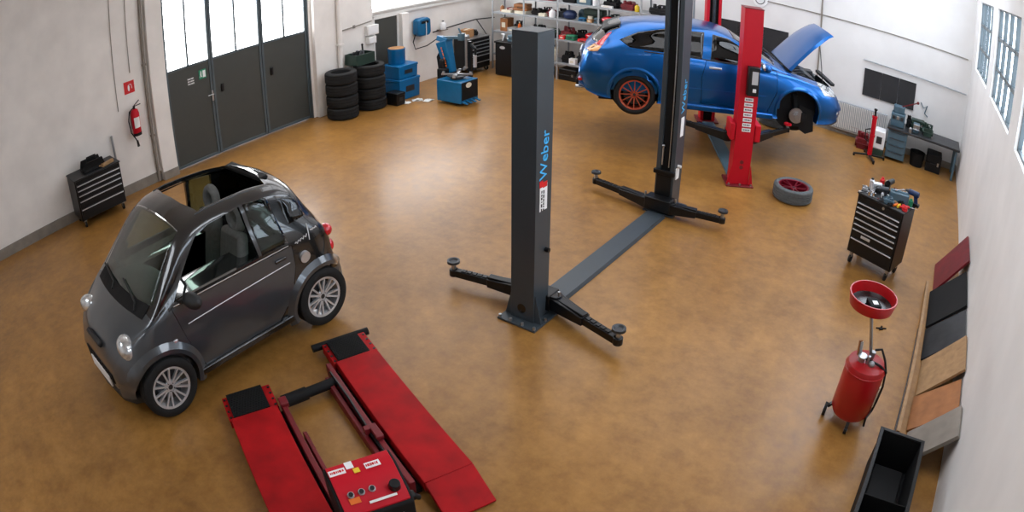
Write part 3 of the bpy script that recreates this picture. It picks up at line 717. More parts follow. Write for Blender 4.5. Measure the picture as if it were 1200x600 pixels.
# ---------------------------------------------------------------- the blue hatchback on the lift
def hatchback():
    hd = math.radians(26.5)
    root = thing('hatchback_car', 'blue three-door hatchback raised on the red lift with bonnet open and front wheel off', 'car', (-3.52, 10.42, .63), hd)
    T = dict(
        zbot=[(-2.17, .42), (-2.05, .27), (-1.7, .2), (1.8, .17), (2.05, .19), (2.2, .3)],
        zt=[(-2.18, .72), (-2.14, .90), (-2.05, 1.02), (-1.9, 1.17), (-1.72, 1.32), (-1.5, 1.385), (-1.0, 1.445), (-.5, 1.465), (-.1, 1.44), (.15, 1.38), (.6, 1.17), (1.0, .985), (1.15, .955), (1.6, .88), (1.95, .77), (2.1, .66), (2.2, .5)],
        td=[(-2.18, .03), (-1.9, .10), (-1.5, .1), (0, .08), (.6, .06), (1.05, .03), (1.6, .05), (2.2, .04)],
        wt=[(-2.18, .55), (-2.0, .55), (-1.6, .54), (-.5, .58), (.1, .58), (.6, .64), (1.05, .70), (1.6, .64), (2.0, .5), (2.2, .4)],
        wb=[(-2.18, .70), (-2.05, .79), (-1.6, .85), (-.5, .875), (.8, .875), (1.2, .86), (1.7, .80), (2.0, .68), (2.2, .48)],
        zs=[(-2.18, .66), (-2.0, .93), (-1.5, .99), (-.5, .95), (.6, .90), (1.1, .87), (1.6, .78), (2.0, .62), (2.2, .44)],
        wm=[(-2.18, .74), (-2.05, .83), (-1.7, .905), (-1.3, .92), (-.8, .895), (.6, .895), (1.3, .92), (1.7, .88), (2.0, .76), (2.2, .52)],
        zm=[(-2.18, .56), (-1.5, .62), (0, .58), (1.5, .6), (2.2, .4)],
        wl=[(-2.18, .66), (-1.9, .82), (-1.2, .87), (1.3, .87), (1.8, .82), (2.05, .68), (2.2, .48)])
    car = Car(T, (-2.17, 2.195))
    body = car.mesh().build('body', ['blue', 'trim', 'inner'], root)
    cav = car.mesh(.04, -2.0, 1.0, 40, extra=lambda p: (p[0], max(p[1], .34)))
    boolean(body, cav)
    for sx in (1.32, -1.32):
        for sg in (-1, 1): boolean(body, MB().cone((sx, sg * .55, .33), (sx, sg * 1.1, .33), .375, n=48))
    # engine bay
    boolean(body, MB().prism([(1.10, -.66), (1.10, .66), (1.6, .60), (1.93, .48), (2.04, .2), (2.04, -.2), (1.93, -.48), (1.6, -.60)], .45, 1.2, 'z'))
    split(body, lambda: MB().prism([(.20, .52), (.96, .66), (1.01, .3), (1.02, 0), (1.01, -.3), (.96, -.66), (.20, -.52)], 1.0, 1.6, 'z'), 'windscreen', 'tint', root)
    split(body, lambda: MB().prism([(-.58, 1.04), (.58, 1.04), (.49, 1.36), (-.49, 1.36)], -2.3, -1.58, 'x'), 'rear_window', 'tint', root)
    dw = [(.80, .965), (.12, 1.31), (-.14, 1.35), (-.18, .972)]
    qw = [(-.31, .98), (-.27, 1.365), (-.9, 1.345), (-1.3, 1.26), (-1.58, 1.13), (-1.42, 1.04)]
    tw = [(1.0, .93), (.86, .955), (.86, 1.0)]
    door = [(.78, .26), (.92, .62), (.90, .935), (-.24, .955), (-.30, .7), (-.28, .28)]
    for sg, (ya, yb) in ((1, (.4, 1.1)), (-1, (-1.1, -.4))):
        split(body, lambda: MB().prism(dw, ya, yb, 'y'), 'side_window', 'tint', root)
        split(body, lambda: MB().prism(qw, ya, yb, 'y'), 'quarter_window', 'tint', root)
        d = split(body, lambda: MB().prism(door, ya, yb, 'y'), 'door', 'blue', root, grow=lambda: MB().prism(grown(door, .007), ya, yb, 'y'))
        smooth(d)
        h = MB(); y = car.side_y(-.1, .86); h.box((-.10, sg * (y + .014), .865), (.2, .03, .035)); h.build('door_handle', 'silver', d, .01)
        surf_strip(car, [(.86, .945), (-1.2, 1.0)], sg, .008, .003).build('waist_seal', 'trim', root)
        surf_strip(car, [(.75, .52), (-.8, .5)], sg, .006, .0).build('side_moulding', 'blue', root)
        m = MB(); m.ball((.70, sg * 1.0, 1.0), (.08, .12, .075)); m.bar((.74, sg * .86, .96), (.72, sg * .95, .98), .06, .04); m.build('wing_mirror', 'blue', root)
        m = MB(); m.ball((.66, sg * 1.0, 1.0), (.05, .1, .06)); m.build('mirror_glass', 'chrome', root)
        ya2, yb2 = ((.44, 1.1) if sg > 0 else (-1.1, -.44))
        split(body, lambda: MB().prism([(1.66, .80), (1.76, .67), (2.3, .58), (2.3, .72), (1.98, .80), (1.7, .84)], ya2, yb2, 'y'), 'headlight', 'lampclear', root)
        ya3, yb3 = ((.55, 1.1) if sg > 0 else (-1.1, -.55))
        split(body, lambda: MB().prism([(-1.70, 1.22), (-1.84, 1.02), (-2.3, .97), (-2.3, 1.16), (-1.95, 1.26)], ya3, yb3, 'y'), 'tail_light', 'lampred', root)
        split(body, lambda: MB().prism([(-1.84, 1.018), (-1.90, .94), (-2.3, .89), (-2.3, .968)], ya3, yb3, 'y'), 'rear_indicator', 'lampamber', root)
        l = MB(); l.ball((2.06, sg * .60, .36), (.06, .09, .05)); l.build('fog_lamp', 'lampclear', root)
        for sx in (1.32, -1.32):
            arch_lip(car, sx, .33, .368, .43, .05, sg, -12, 192, out=.012).build('wheel_arch', 'blue', root)
            b = MB(); b.lathe([(.39, -.2), (.39, .0), (.0, .0), (0, -.02), (.37, -.02), (.37, -.2)], (sx, sg * .62, .34), 'y', 32) if sg > 0 else b.lathe([(.39, .2), (.39, .0), (.0, .0), (0, .02), (.37, .02), (.37, .2)], (sx, sg * .62, .34), 'y', 32)
            b.build('wheel_arch_liner', 'blackmat', root)
        s = MB(); s.bar((.9, sg * .87, .20), (-.9, sg * .87, .20), .06, .09); s.build('sill', 'blue', root, .02)
    smooth(body)
    for p in body.data.polygons:
        c = p.center
        if c.z < .21 and abs(p.normal.z) > .7: p.material_index = 1
        if 1.09 < c.x < 2.05 and abs(c.y) < .665 and (c.z < .47 and p.normal.z > .5 or abs(p.normal.z) < .2 and c.z > .44 and abs(c.y) < .6 + (1.6 - min(1.6, c.x)) * .1 and c.z < car.top_z(c.x, c.y) - .02 and (c.x < 1.12 or c.x > 1.9)): p.material_index = 2
    # roof spoiler, rear bumper, plate
    m = MB(); m.prism([(-1.56, 1.36), (-1.82, 1.265), (-1.88, 1.225), (-1.82, 1.215), (-1.6, 1.30)], -.46, .46, 'y'); m.build('roof_spoiler', 'trim', root, .02)
    m = MB(); m.prism([(-1.75, -.84), (-2.05, -.78), (-2.19, -.6), (-2.23, 0), (-2.19, .6), (-2.05, .78), (-1.75, .84), (-1.8, .6), (-1.8, -.6)], .32, .58, 'z'); m.build('rear_bumper', 'blue', root, .04)
    m = MB(); m.box((-2.2, 0, .36), (.08, 1.0, .1)); m.build('rear_diffuser', 'blackmat', root, .02)
    m = MB(); m.box((-2.19, 0, .78), (.02, .5, .11), (0, -.1, 0)); m.build('number_plate', 'white', root, .005)
    for sg in (-1, 1): m = MB(); m.box((-2.16, sg * .66, .45), (.06, .12, .05)); m.build('rear_reflector', 'lampred', root, .01)
    for y in (-.5, .5): m = MB(); m.cone((-2.0, y, .26), (-2.24, y, .27), .045, n=16); m.build('exhaust_tip', 'chrome', root)
    m = MB(); m.prism([(1.7, -.84), (2.0, -.72), (2.16, -.5), (2.24, 0), (2.16, .5), (2.0, .72), (1.7, .84), (1.75, .6), (1.75, -.6)], .16, .24, 'z'); m.build('front_lip', 'trim', root, .02)
    m = MB(); m.box((2.185, 0, .36), (.06, .9, .16)); m.build('bumper_grille', 'blackmat', root, .02)
    # bonnet: hinged at the windscreen, propped up
    hn = MB(); pts = []
    ang = math.radians(60); hx, hz = 1.08, .985
    def B(x, y, dz):
        zz = car.top_z(x, y) + dz; dx, dzz = x - hx, zz - hz
        return (hx + dx * math.cos(ang) - dzz * math.sin(ang), y, hz + dx * math.sin(ang) + dzz * math.cos(ang))
    nx, ny = 12, 12; up = []; lo = []
    for i in range(nx + 1):
        x = 1.10 + (2.06 - 1.10) * i / nx
        wy = .70 - .06 * max(0, (x - 1.1)) - .5 * max(0, x - 1.72) ** 1.5
        for j in range(ny + 1):
            y = -wy + 2 * wy * j / ny; up.append(B(x, y, .006)); lo.append(B(x, y, -.03 if 0 < j < ny and 0 < i < nx else -.05))
    n = (nx + 1) * (ny + 1); q = lambda i, j: i * (ny + 1) + j
    fs = [(q(i, j), q(i + 1, j), q(i + 1, j + 1), q(i, j + 1)) for i in range(nx) for j in range(ny)]
    fl = [tuple(k + n for k in f[::-1]) for f in fs]
    rim = [(q(i, 0), q(i + 1, 0)) for i in range(nx)] + [(q(nx, j), q(nx, j + 1)) for j in range(ny)] + [(q(i + 1, ny), q(i, ny)) for i in range(nx - 1, -1, -1)] + [(q(0, j + 1), q(0, j)) for j in range(ny - 1, -1, -1)]
    hn.raw(up + lo, fs + fl + [(a, a + n, b + n, b) for a, b in rim])
    hood = hn.build('bonnet', 'blue', root, angle=50)
    m = MB(); p1 = B(1.86, -.5, -.03); m.tube([(1.78, -.62, .78), p1], .007, 6); m.build('prop_rod', 'trim', hood)
    # engine, wipers, slam panel, far headlamp housing
    m = MB(); m.box((1.5, .05, .62), (.5, .7, .26)); m.box((1.5, .05, .78), (.42, .5, .07)); m.cone((1.3, -.4, .7), (1.3, -.4, .88), .06); m.box((1.75, .42, .72), (.22, .2, .18)); m.box((1.4, .5, .74), (.26, .2, .2))
    for k in range(4): m.tube([(1.3, -.3 + .18 * k, .82), (1.5, -.32 + .2 * k, .88), (1.72, -.3 + .15 * k, .78)], .022, 8)
    m.build('engine', 'darksteel', root, .02)
    m = MB(); m.bar((2.0, -.5, .80), (2.0, .5, .80), .08, .05); m.build('slam_panel', 'trim', root, .01)
    m = MB(); m.bar((1.15, -.66, .93), (1.15, .66, .93), .10, .04, up=(0, 0, 1)); m.build('cowl_panel', 'blackmat', root, .01)
    for y0 in (-.5, .1):
        m = MB(); m.tube([(1.08, y0, .985), (.98, y0 + .2, 1.03), (.93, y0 + .55, 1.05)], .01, 6); m.build('wiper', 'trim', root)
    # cabin
    c = MB(); c.box((-.3, 0, .36), (2.5, 1.5, .05)); c.build('cabin_floor', 'inner', root)
    c = MB(); c.box((.78, 0, .84), (.4, 1.5, .22)); c.build('dashboard', 'inner', root, .04)
    for y in (-.38, .38): seat_parts(root, -.1, y, .42, ring=False, m='inner')
    c = MB(); c.box((-.95, 0, .55), (.5, 1.3, .2)); c.box((-1.22, 0, .82), (.15, 1.3, .55), (0, -.2, 0)); c.build('rear_bench', 'inner', root, .05)
    c = MB(); q = [(.46, .38 + .18 * math.sin(t), .92 + .17 * math.cos(t)) for t in [2 * PI * k / 24 for k in range(24)]]; c.tube(q, .014, 8, closed=True); c.bar((.46, .2, .92), (.46, .56, .92), .03, .02); c.build('steering_wheel', 'trim', root)
    # underbody, rear axle, exhaust, front suspension with bare hub
    c = MB(); c.box((-.1, 0, .20), (3.6, 1.2, .08)); c.bar((-1.32, -.6, .3), (-1.32, .6, .3), .1, .08); c.tube([(1.3, .1, .17), (0, .1, .15), (-1.6, -.3, .18)], .035, 8); c.box((-1.7, -.2, .2), (.35, .8, .16)); c.build('underbody', 'blackmat', root, .01)
    for sg in (-1, 1):
        c = MB(); c.lathe([(.05, -.012), (.125, -.012), (.125, .012), (.05, .012)], (1.32, sg * .78, .25), 'y', 32, closed=True); c.cone((1.32, sg * .74, .25), (1.32, sg * .82, .25), .07, n=20); c.cone((1.32, sg * .82, .25), (1.32, sg * .85, .25), .035, n=16)
        for k in range(5): a = 2 * PI * k / 5; c.cone((1.32 + .052 * math.sin(a), sg * .8, .25 + .052 * math.cos(a)), (1.32 + .052 * math.sin(a), sg * .85, .25 + .052 * math.cos(a)), .008, n=6)
        c.build('brake_disc', 'steel', root)
        c = MB(); c.box((1.45, sg * .78, .24), (.09, .07, .16)); c.build('brake_caliper', 'dark_red' if False else 'blackmat', root, .01)
        c = MB(); c.bar((1.32, sg * .70, .25), (1.27, sg * .58, .72), .07, .07); c.tube([(1.30, sg * .63, .45 + .012 * k) if False else (1.29 + .06 * math.cos(k * .9), sg * .61 + .06 * math.sin(k * .9), .44 + .0075 * k) for k in range(36)], .008, 5)
        c.bar((1.32, sg * .72, .18), (1.2, sg * .35, .2), .1, .04); c.box((1.34, sg * .70, .12), (.2, .1, .12)); c.build('suspension_strut', 'blackmat', root)
        c = MB(); c.prism([(1.38, .42), (1.62, .36), (1.66, .02), (1.52, -.04), (1.40, .02)], sg * .74, sg * .755, 'y'); c.build('splash_guard', 'blackmat', root)
        wheel(root, (-1.32, sg * .79, .30), .32, .215, .235, 'thin', 12, 'copper', side=sg)
    return root
hatchback()

# ---------------------------------------------------------------- loose tyres and wheels
def flat_wheel(name, label, loc, R, W, r, mt, style, n_sp, mrim, rot=0.):
    t = thing(name, label, 'wheel', (loc[0], loc[1], loc[2] + W / 2), rot)
    o = tyre_mb(R, W, r, 4).build('tyre', mt, t); o.rotation_euler = (-PI / 2, 0, 0) if False else (PI / 2, 0, 0)
    rm = rim_mb(r, W, style, n_sp, side=1).build('rim', mrim, o)
    c = MB(); h = W * .4; c.lathe([(0, h * .74), (.024, h * .73), (.026, h * .6), (0, h * .6)], axis='y', n=16)
    c.build('hub_cap', 'darksteel', o)
    b = MB(); b.lathe([(0, -W * .3), (r - .02, -W * .3), (r - .02, -W * .28), (0, -W * .28)], axis='y', n=32); b.build('wheel_back', 'oil', o)
flat_wheel('car_wheel', 'car wheel with dark red spokes lying flat on the brown floor', (-1.63, 9.03, 0), .31, .215, .235, 'rubbergrey', 'double', 5, 'redwheel', .4)
flat_wheel('car_wheel', 'grey wheel lying flat on the floor beneath the raised blue car', (-2.86, 12.55, 0), .32, .215, .235, 'rubbergrey', 'thin', 14, 'copper', .1)
def loose_tyre(label, loc, R=.31, W=.225):
    o = tyre_mb(R, W, R - .12, 3).build('tyre', 'rubber', None); o.rotation_euler = (PI / 2, 0, rnd.uniform(0, 3)); o.location = (loc[0], loc[1], loc[2] + W / 2)
    tag(o, label, 'tyre', 'tyres stacked by the grey gate'); return o
words = ['lowest', 'second from the bottom', 'third from the bottom', 'topmost']
for si, (x, y, nm, dz) in enumerate(((-9.48, 7.76, 'stack nearest the grey gate', .225), (-9.46, 8.44, 'stack beside the blue drum crates', .222))):
    for k in range(4):
        o = loose_tyre('%s black tyre in the %s' % (words[k], nm), (x + rnd.uniform(-.015, .015), y + rnd.uniform(-.015, .015), k * dz), .305, dz - .002)
        o.rotation_euler[0] = PI / 2

# ---------------------------------------------------------------- low scissor lift in worn red
def scissor():
    root = thing('scissor_lift', 'low red scissor lift with two worn platforms and black rubber pads on the floor', 'car lift', (-3.72, 2.885, 0), 0)
    def platform(ox, oy, ang, L, w, front_bar):
        e = Vector((math.cos(ang), math.sin(ang), 0)); n = Vector((-e.y, e.x, 0)); X = Matrix((e, n, Vector((0, 0, 1)))).transposed().to_4x4(); X.translation = (ox + 3.72, oy - 2.885, 0)
        def put(m, name, mt, par, bev=.006):
            for i, v in enumerate(m.v): m.v[i] = tuple(X @ Vector(v))
            return m.build(name, mt, par, bev)
        m = MB(); m.bb(0, L, -w / 2, w / 2, .125, .15); m.bb(0, L, -w / 2, -w / 2 + .012, .05, .145); m.bb(0, L, w / 2 - .012, w / 2, .05, .145)
        p = put(m, 'platform', 'redworn', root)
        m = MB(); m.bb(.02, L - .02, -w / 2 + .03, w / 2 - .03, .03, .12); put(m, 'scissor_mechanism', 'blackmat', p)
        # pad end
        m = MB(); m.bb(-.32, -.005, -w / 2 - .015, w / 2 + .015, .04, .125); f = put(m, 'end_section', 'redworn', p)
        m = MB(); m.bb(-.315, -.008, -w / 2 + .03, w / 2 - .06, .126, .15)
        for k in range(14): m.bb(-.30 + .021 * k, -.292 + .021 * k, -w / 2 + .035, w / 2 - .065, .15, .154)
        put(m, 'rubber_pad', 'blackmat', f, 0)
        for k in range(4):
            for s in (-1, 1): m = MB(); m.cone((-.28 + .08 * k, s * (w / 2 - .005), .12), (-.28 + .08 * k, s * (w / 2 - .005), .13), .012, n=8); put(m, 'fixing_bolt', 'black', f, 0)
        if front_bar:
            m = MB(); m.cone((-.36, -w / 2 - .10, .09), (-.36, w / 2 + .07, .09), .035, n=16); put(m, 'roller_bar', 'blackmat', f, 0)
        # drive-off ramp
        m = MB(); m.prism([(L + .004, .15), (L + .30, .03), (L + .30, .012), (L + .004, .10)], -w / 2, w / 2, 'y'); put(m, 'ramp_flap', 'redworn', p)
        return put, p
    A1, A2 = math.radians(-20.3), math.radians(-21.5)
    put, p = platform(-3.72, 2.885, A1, 1.60, .385, True)
    m = MB(); m.bar((-.02, -.26, .085), (1.55, -.26, .085), .045, .12); put(m, 'side_rail', 'reddark', p)
    m = MB(); m.bar((.1, -.325, .06), (1.5, -.325, .06), .04, .09); put(m, 'side_rail', 'reddark', p)
    m = MB(); m.bb(-.02, 1.55, -.24, -.195, .01, .05); put(m, 'mechanism_bed', 'blackmat', p, 0)
    m = MB(); m.tube([(.1, -.285, .14), (.5, -.28, .15), (.9, -.29, .14), (1.45, -.285, .12)], .012, 6); put(m, 'hydraulic_hose', 'black', p, 0)
    m = MB(); m.box((.98, -.26, .17), (.16, .06, .04)); m.box((.92, -.31, .16), (.05, .05, .06)); put(m, 'latch_block', 'reddark', p)
    put2, p2 = platform(-3.82, 1.80, A2, 1.60, .42, False)
    m = MB(); m.bar((-.02, .265, .085), (1.5, .265, .085), .045, .12); put2(m, 'side_rail', 'reddark', p2)
    m = MB(); m.bar((.35, .325, .06), (1.5, .325, .06), .035, .08); put2(m, 'side_rail', 'reddark', p2)
    m = MB(); m.bb(-.02, 1.5, .21, .245, .01, .05); put2(m, 'mechanism_bed', 'blackmat', p2, 0)
    m = MB(); m.box((.0, .27, .15), (.1, .07, .05)); put2(m, 'latch_block', 'reddark', p2)
    # cross tube
    a = Vector((-3.78, 2.08, .1)); b = Vector((-3.64, 2.56, .1)); o = Vector((-3.72, 2.885, 0))
    m = MB(); m.cone(a - o, b - o, .045, n=20); m.cone(a - o, a.lerp(b, .45) - o, .056, n=20); m.build('cross_tube', 'blackmat', root)
scissor()
def console():
    r = thing('control_console', 'squat control console with a red top panel and black housing between the red lift platforms', 'control console', (-2.27, 1.66, 0), math.radians(-24))
    m = MB(); m.prism([(-.20, .03), (.17, .03), (.17, .47), (.10, .53), (-.08, .60), (-.20, .60)], -.23, .23, 'y'); b = m.build('housing', 'blackmat', r, .012)
    m = MB(); m.prism([(-.185, .612), (-.08, .612), (.10, .542), (.155, .495), (.155, .48), (.10, .525), (-.08, .597), (-.185, .597)], -.21, .21, 'y'); t = m.build('top_panel', 'red', r, .004)
    sl = math.atan2(-.077, .2)
    def on(x, y, dz=0):
        z = .612 if x < -.08 else (.612 - (x + .08) * .385 if x < .12 else .535 - (x - .12) * .79)
        return (x, y, z + dz)
    for k, y in enumerate((-.13, -.06, .01)):
        x = .02 + .03 * k; c = MB(); p = on(.05, y); c.cone(p, (p[0] + .006, p[1], p[2] + .012), .022, n=18); o = c.build('push_button', 'steel', t)
        c = MB(); c.cone((p[0] + .004, p[1], p[2] + .01), (p[0] + .01, p[1], p[2] + .022), .015, n=16); c.build('button_cap', 'black', o)
    c = MB(); p = on(.08, .145); c.cone(p, (p[0] + .015, p[1], p[2] + .05), .038, .034, n=24); c.build('main_switch', 'black', t, .004)
    for (x, y, sx, sy, mm) in ((-.15, -.06, .06, .05, 'white'), (-.12, -.15, .05, .11, 'white'), (-.10, .08, .05, .1, 'white'), (.09, -.12, .04, .07, 'orange'), (-.09, -.03, .04, .04, 'yellow'), (.125, .05, .016, .18, 'paper')):
        c = MB(); p = on(x, y, .003); c.box(p, (sx, sy, .003), (0, (0 if x < -.08 else (.367 if x < .12 else .67)), 0)); c.build('sticker', mm, t)
    marks(t, on(-.10, .08, .006), (0, 1, 0), (-1, 0, .05), .085, .035, 'signred', 1, 3)
    marks(t, on(-.12, -.15, .006), (0, 1, 0), (-1, 0, .05), .09, .03, 'signred', 1, 4)
    c = MB(); c.box((.172, .1, .35), (.004, .1, .09)); s = c.build('maker_sticker', 'white', b)
    c = MB(); c.ball((.176, .1, .358), (.004, .034, .026)); c.build('sticker_emblem', 'signred', s); c = MB(); c.box((.1755, .1, .318), (.003, .09, .02)); c.build('sticker_band', 'letterblue', s)
    c = MB(); c.cone((.05, .225, .38), (.05, .27, .38), .035, n=14); c.cone((.05, .26, .38), (.05, .3, .34), .02, n=10); c.build('power_plug', 'black', b)
console()
# ---------------------------------------------------------------- tool chests
def tool_chest(name, label, loc, rz, w, dp, z0, z1, handles, mbody='black', castor=True, top='trim', splitdr=None):
    """front looks to local -y; handles = list of heights of the drawer pulls"""
    r = thing(name, label, 'tool chest', loc, rz)
    m = MB(); m.bb(-w / 2, w / 2, -dp / 2 + .012, dp / 2, z0, z1); b = m.build('body', mbody, r, .008)
    m = MB(); m.bb(-w / 2 - .01, w / 2 + .01, -dp / 2 - .005, dp / 2 + .01, z1, z1 + .02); m.build('top_tray', top, r, .006)
    hs = sorted(handles, reverse=True)
    tops = [z1 - .012] + [h - .022 for h in hs[:-1]] if False else None
    edges = [hs[0] + .03] + [(hs[i] + .016) for i in range(1, len(hs))] + [z0 + .02]
    for i, h in enumerate(hs):
        zt = edges[i] if i else hs[0] + .016; zb = edges[i + 1] + .004 if i + 1 < len(hs) else z0 + .02
        m = MB(); m.bb(-w / 2 + .02, w / 2 - .02, -dp / 2 - .008, -dp / 2 + .014, zb, zt); d = m.build('drawer', mbody, r, .003)
        m = MB(); m.bb(-w / 2 + .03, w / 2 - .03, -dp / 2 - .024, -dp / 2 - .008, h - .007, h + .007); m.build('drawer_pull', 'silver', d, .003)
    m = MB(); m.bb(-w / 2 + .02, w / 2 - .02, -dp / 2 + .0, -dp / 2 + .013, hs[0] + .02, z1 - .006); m.build('fascia', mbody, r)
    if castor:
        for sx in (-1, 1):
            for sy in (-1, 1):
                x, y = sx * (w / 2 - .06), sy * (dp / 2 - .06); m = MB()
                m.cone((x, y, z0), (x, y, z0 - .03), .03, n=12); m.box((x, y, z0 - .05), (.03, .05, .05)); c = m.build('castor', 'steel', r)
                m = MB(); m.cone((x - .012, y, .055), (x + .012, y, .055), .055, n=20); m.build('castor_wheel', 'rubber', c)
    return r
CH = (-.13, 7.66); CA = math.radians(-19.3)
ch = tool_chest('tool_trolley', 'black tool trolley on castors heaped with tools, in front of the right wall', (*CH, 0), CA, .68, .44, .15, .90, [.80, .74, .68, .60, .53, .46, .34])
m = MB(); m.box((-.1, -.238, .41), (.14, .008, .035)); m.build('badge', 'silver', ch, .01)
m = MB(); m.cone((.05, -.218, .865), (.05, -.225, .865), .018, n=16); m.build('lock', 'steel', ch)
def at_frame(c, a, x, y): return (c[0] + x * math.cos(a) - y * math.sin(a), c[1] + x * math.sin(a) + y * math.cos(a))
cl = tool_chest('tool_chest', 'low black tool chest on castors against the left wall under the fire extinguisher', (-9.66, 2.62, 0), PI / 2, .86, .50, .12, .76, [.68, .60, .52, .43, .30])
cc = tool_chest('tool_cabinet', 'black six-drawer tool cabinet by the left wall behind the blue tyre changer', (-9.66, 11.75, 0), PI / 2, .72, .46, .10, .82, [.74, .655, .57, .485, .40, .25], castor=True, top='steel')
# ---------------------------------------------------------------- small item makers (each returns one top-level object)
def one(mb, name, m, label, cat, loc, rz=0., group=None, bevel=0., angle=35):
    o = mb.build(name, m, None, bevel, angle); o.location = loc; o.rotation_euler = (0, 0, rz); return tag(o, label, cat, group)
def carton(label, loc, d, rz=0, m='cardboard', g=None, cat='box', name='cardboard_box'):
    b = MB(); x, y, z = d; b.bb(-x / 2, x / 2, -y / 2, y / 2, 0, z); b.mi = 0
    b.bb(-x / 2 - .003, x / 2 + .003, -y / 2 - .003, -.004, z, z + .006); b.bb(-x / 2 - .003, x / 2 + .003, .004, y / 2 + .003, z, z + .006)
    b.mi = 1; b.bb(-x * .1, x * .1, -y / 2 - .005, y / 2 + .005, z + .004, z + .008); b.bb(-x * .3, x * .2, -y / 2 - .004, -y / 2, z * .3, z * .7)
    return one(b, name, [m, 'cream'], label, cat, loc, rz, g)
def case_(label, loc, d, rz=0, m='black', g=None, name='tool_case', cat='case'):
    r = thing(name, label, cat, loc, rz, g); x, y, z = d
    b = MB(); b.bb(-x / 2, x / 2, -y / 2, y / 2, 0, z * .48); b.build('case_bottom', m, r, .012)
    b = MB(); b.bb(-x / 2, x / 2, -y / 2, y / 2, z * .5, z); l = b.build('case_lid', m, r, .02)
    b = MB(); b.tube([(-x * .18, -y / 2, z * .5), (-x * .16, -y / 2 - .03, z * .5), (x * .16, -y / 2 - .03, z * .5), (x * .18, -y / 2, z * .5)], .008, 6); b.build('handle', 'trim', r)
    b = MB()
    b.bb(x * .3 - .02, x * .3 + .02, -y / 2 - .008, -y / 2, z * .4, z * .6); b.build('latch', 'steel', r)
    return r
def bottle(label, loc, r_, h, m, cap='black', rz=0, g=None, name='bottle', cat='bottle', handle=False):
    r = thing(name, label, cat, loc, rz, g)
    b = MB(); b.lathe([(0, 0), (r_ * .95, 0), (r_, .01), (r_, h * .62), (r_ * .75, h * .76), (r_ * .3, h * .86), (r_ * .3, h * .92), (0, h * .92)], n=18); b.build('bottle_body', m, r)
    b = MB(); b.cone((0, 0, h * .9), (0, 0, h), r_ * .36, n=14); b.build('cap', cap, r)
    if handle: b = MB(); b.tube([(r_ * .2, 0, h * .84), (r_ * 1.15, 0, h * .86), (r_ * 1.2, 0, h * .55), (r_ * .95, 0, h * .5)], .012, 6); b.build('handle', m, r)
    return r
def can(label, loc, r_, h, m, lab='white', g=None, name='spray_can'):
    r = thing(name, label, 'can', loc, 0, g)
    b = MB(); b.lathe([(0, 0), (r_, 0), (r_, h * .78), (r_ * .7, h * .86), (0, h * .86)], n=16); b.build('can_body', m, r)
    b = MB(); b.cone((0, 0, h * .84), (0, 0, h), r_ * .55, n=12); b.build('cap', lab, r)
    return r
def lump(label, loc, d, m='blackmat', g=None, name='engine_part', cat='car part', seed=1, rz=0):
    """a casting with flanges, ribs and pipe stubs"""
    q = random.Random(seed); b = MB(); x, y, z = d
    b.bb(-x * .36, x * .36, -y * .4, y * .4, 0, z * .62); b.cone((-x * .5, 0, z * .3), (x * .5, 0, z * .3), min(y, z) * .3, n=14)
    for k in range(4): b.cone((x * (-.3 + .2 * k), 0, z * .5), (x * (-.3 + .2 * k) + q.uniform(-.02, .02), q.uniform(-.2, .2) * y, z * q.uniform(.75, 1)), min(x, y) * .12, n=10)
    b.tube([(-x * .4, y * .2, z * .4), (-x * .2, y * .35, z * .8), (x * .2, y * .3, z * .85), (x * .45, y * .1, z * .3)], z * .08, 8)
    b.bb(-x * .42, x * .42, -y * .45, y * .45, z * .28, z * .34)
    return one(b, name, m, label, cat, loc, rz, g, .004)
def bag(label, loc, d, m, g=None, name='bag', seed=3):
    q = random.Random(seed); b = MB(); x, y, z = d; n, k = 18, 10; vs = []
    for j in range(k + 1):
        t = PI * j / k
        for i in range(n):
            a = 2 * PI * i / n; f = 1 + q.uniform(-.12, .12)
            vs.append((x / 2 * math.sin(t) ** .7 * math.cos(a) * f, y / 2 * math.sin(t) ** .7 * math.sin(a) * f, max(0, z / 2 + z / 2 * math.cos(t) * f)))
    fs = [(j * n + i, (j + 1) * n + i, (j + 1) * n + (i + 1) % n, j * n + (i + 1) % n) for j in range(k) for i in range(n)]
    b.raw(vs, fs); return one(b, name, m, label, 'bag', loc, 0, g, angle=70)
def lampunit(label, loc, m='lampclear', g=None, name='headlamp_unit', s=1., rz=0):
    r = thing(name, label, 'car lamp', loc, rz, g)
    b = MB(); b.ball((0, 0, .09 * s), (.17 * s, .11 * s, .09 * s)); b.build('lamp_housing', 'black', r)
    b = MB(); b.ball((0, -.03 * s, .095 * s), (.155 * s, .10 * s, .075 * s)); b.build('lamp_lens', m, r)
    return r
def bowlish(label, loc, r_, h, m, g=None, name='funnel', cat='funnel'):
    b = MB(); b.lathe([(r_ * .35, 0), (r_, h), (r_ * 1.06, h), (r_ * 1.06, h - .01), (r_ * .4, -.0), (r_ * .15, 0)], n=20); return one(b, name, m, label, cat, loc, 0, g)
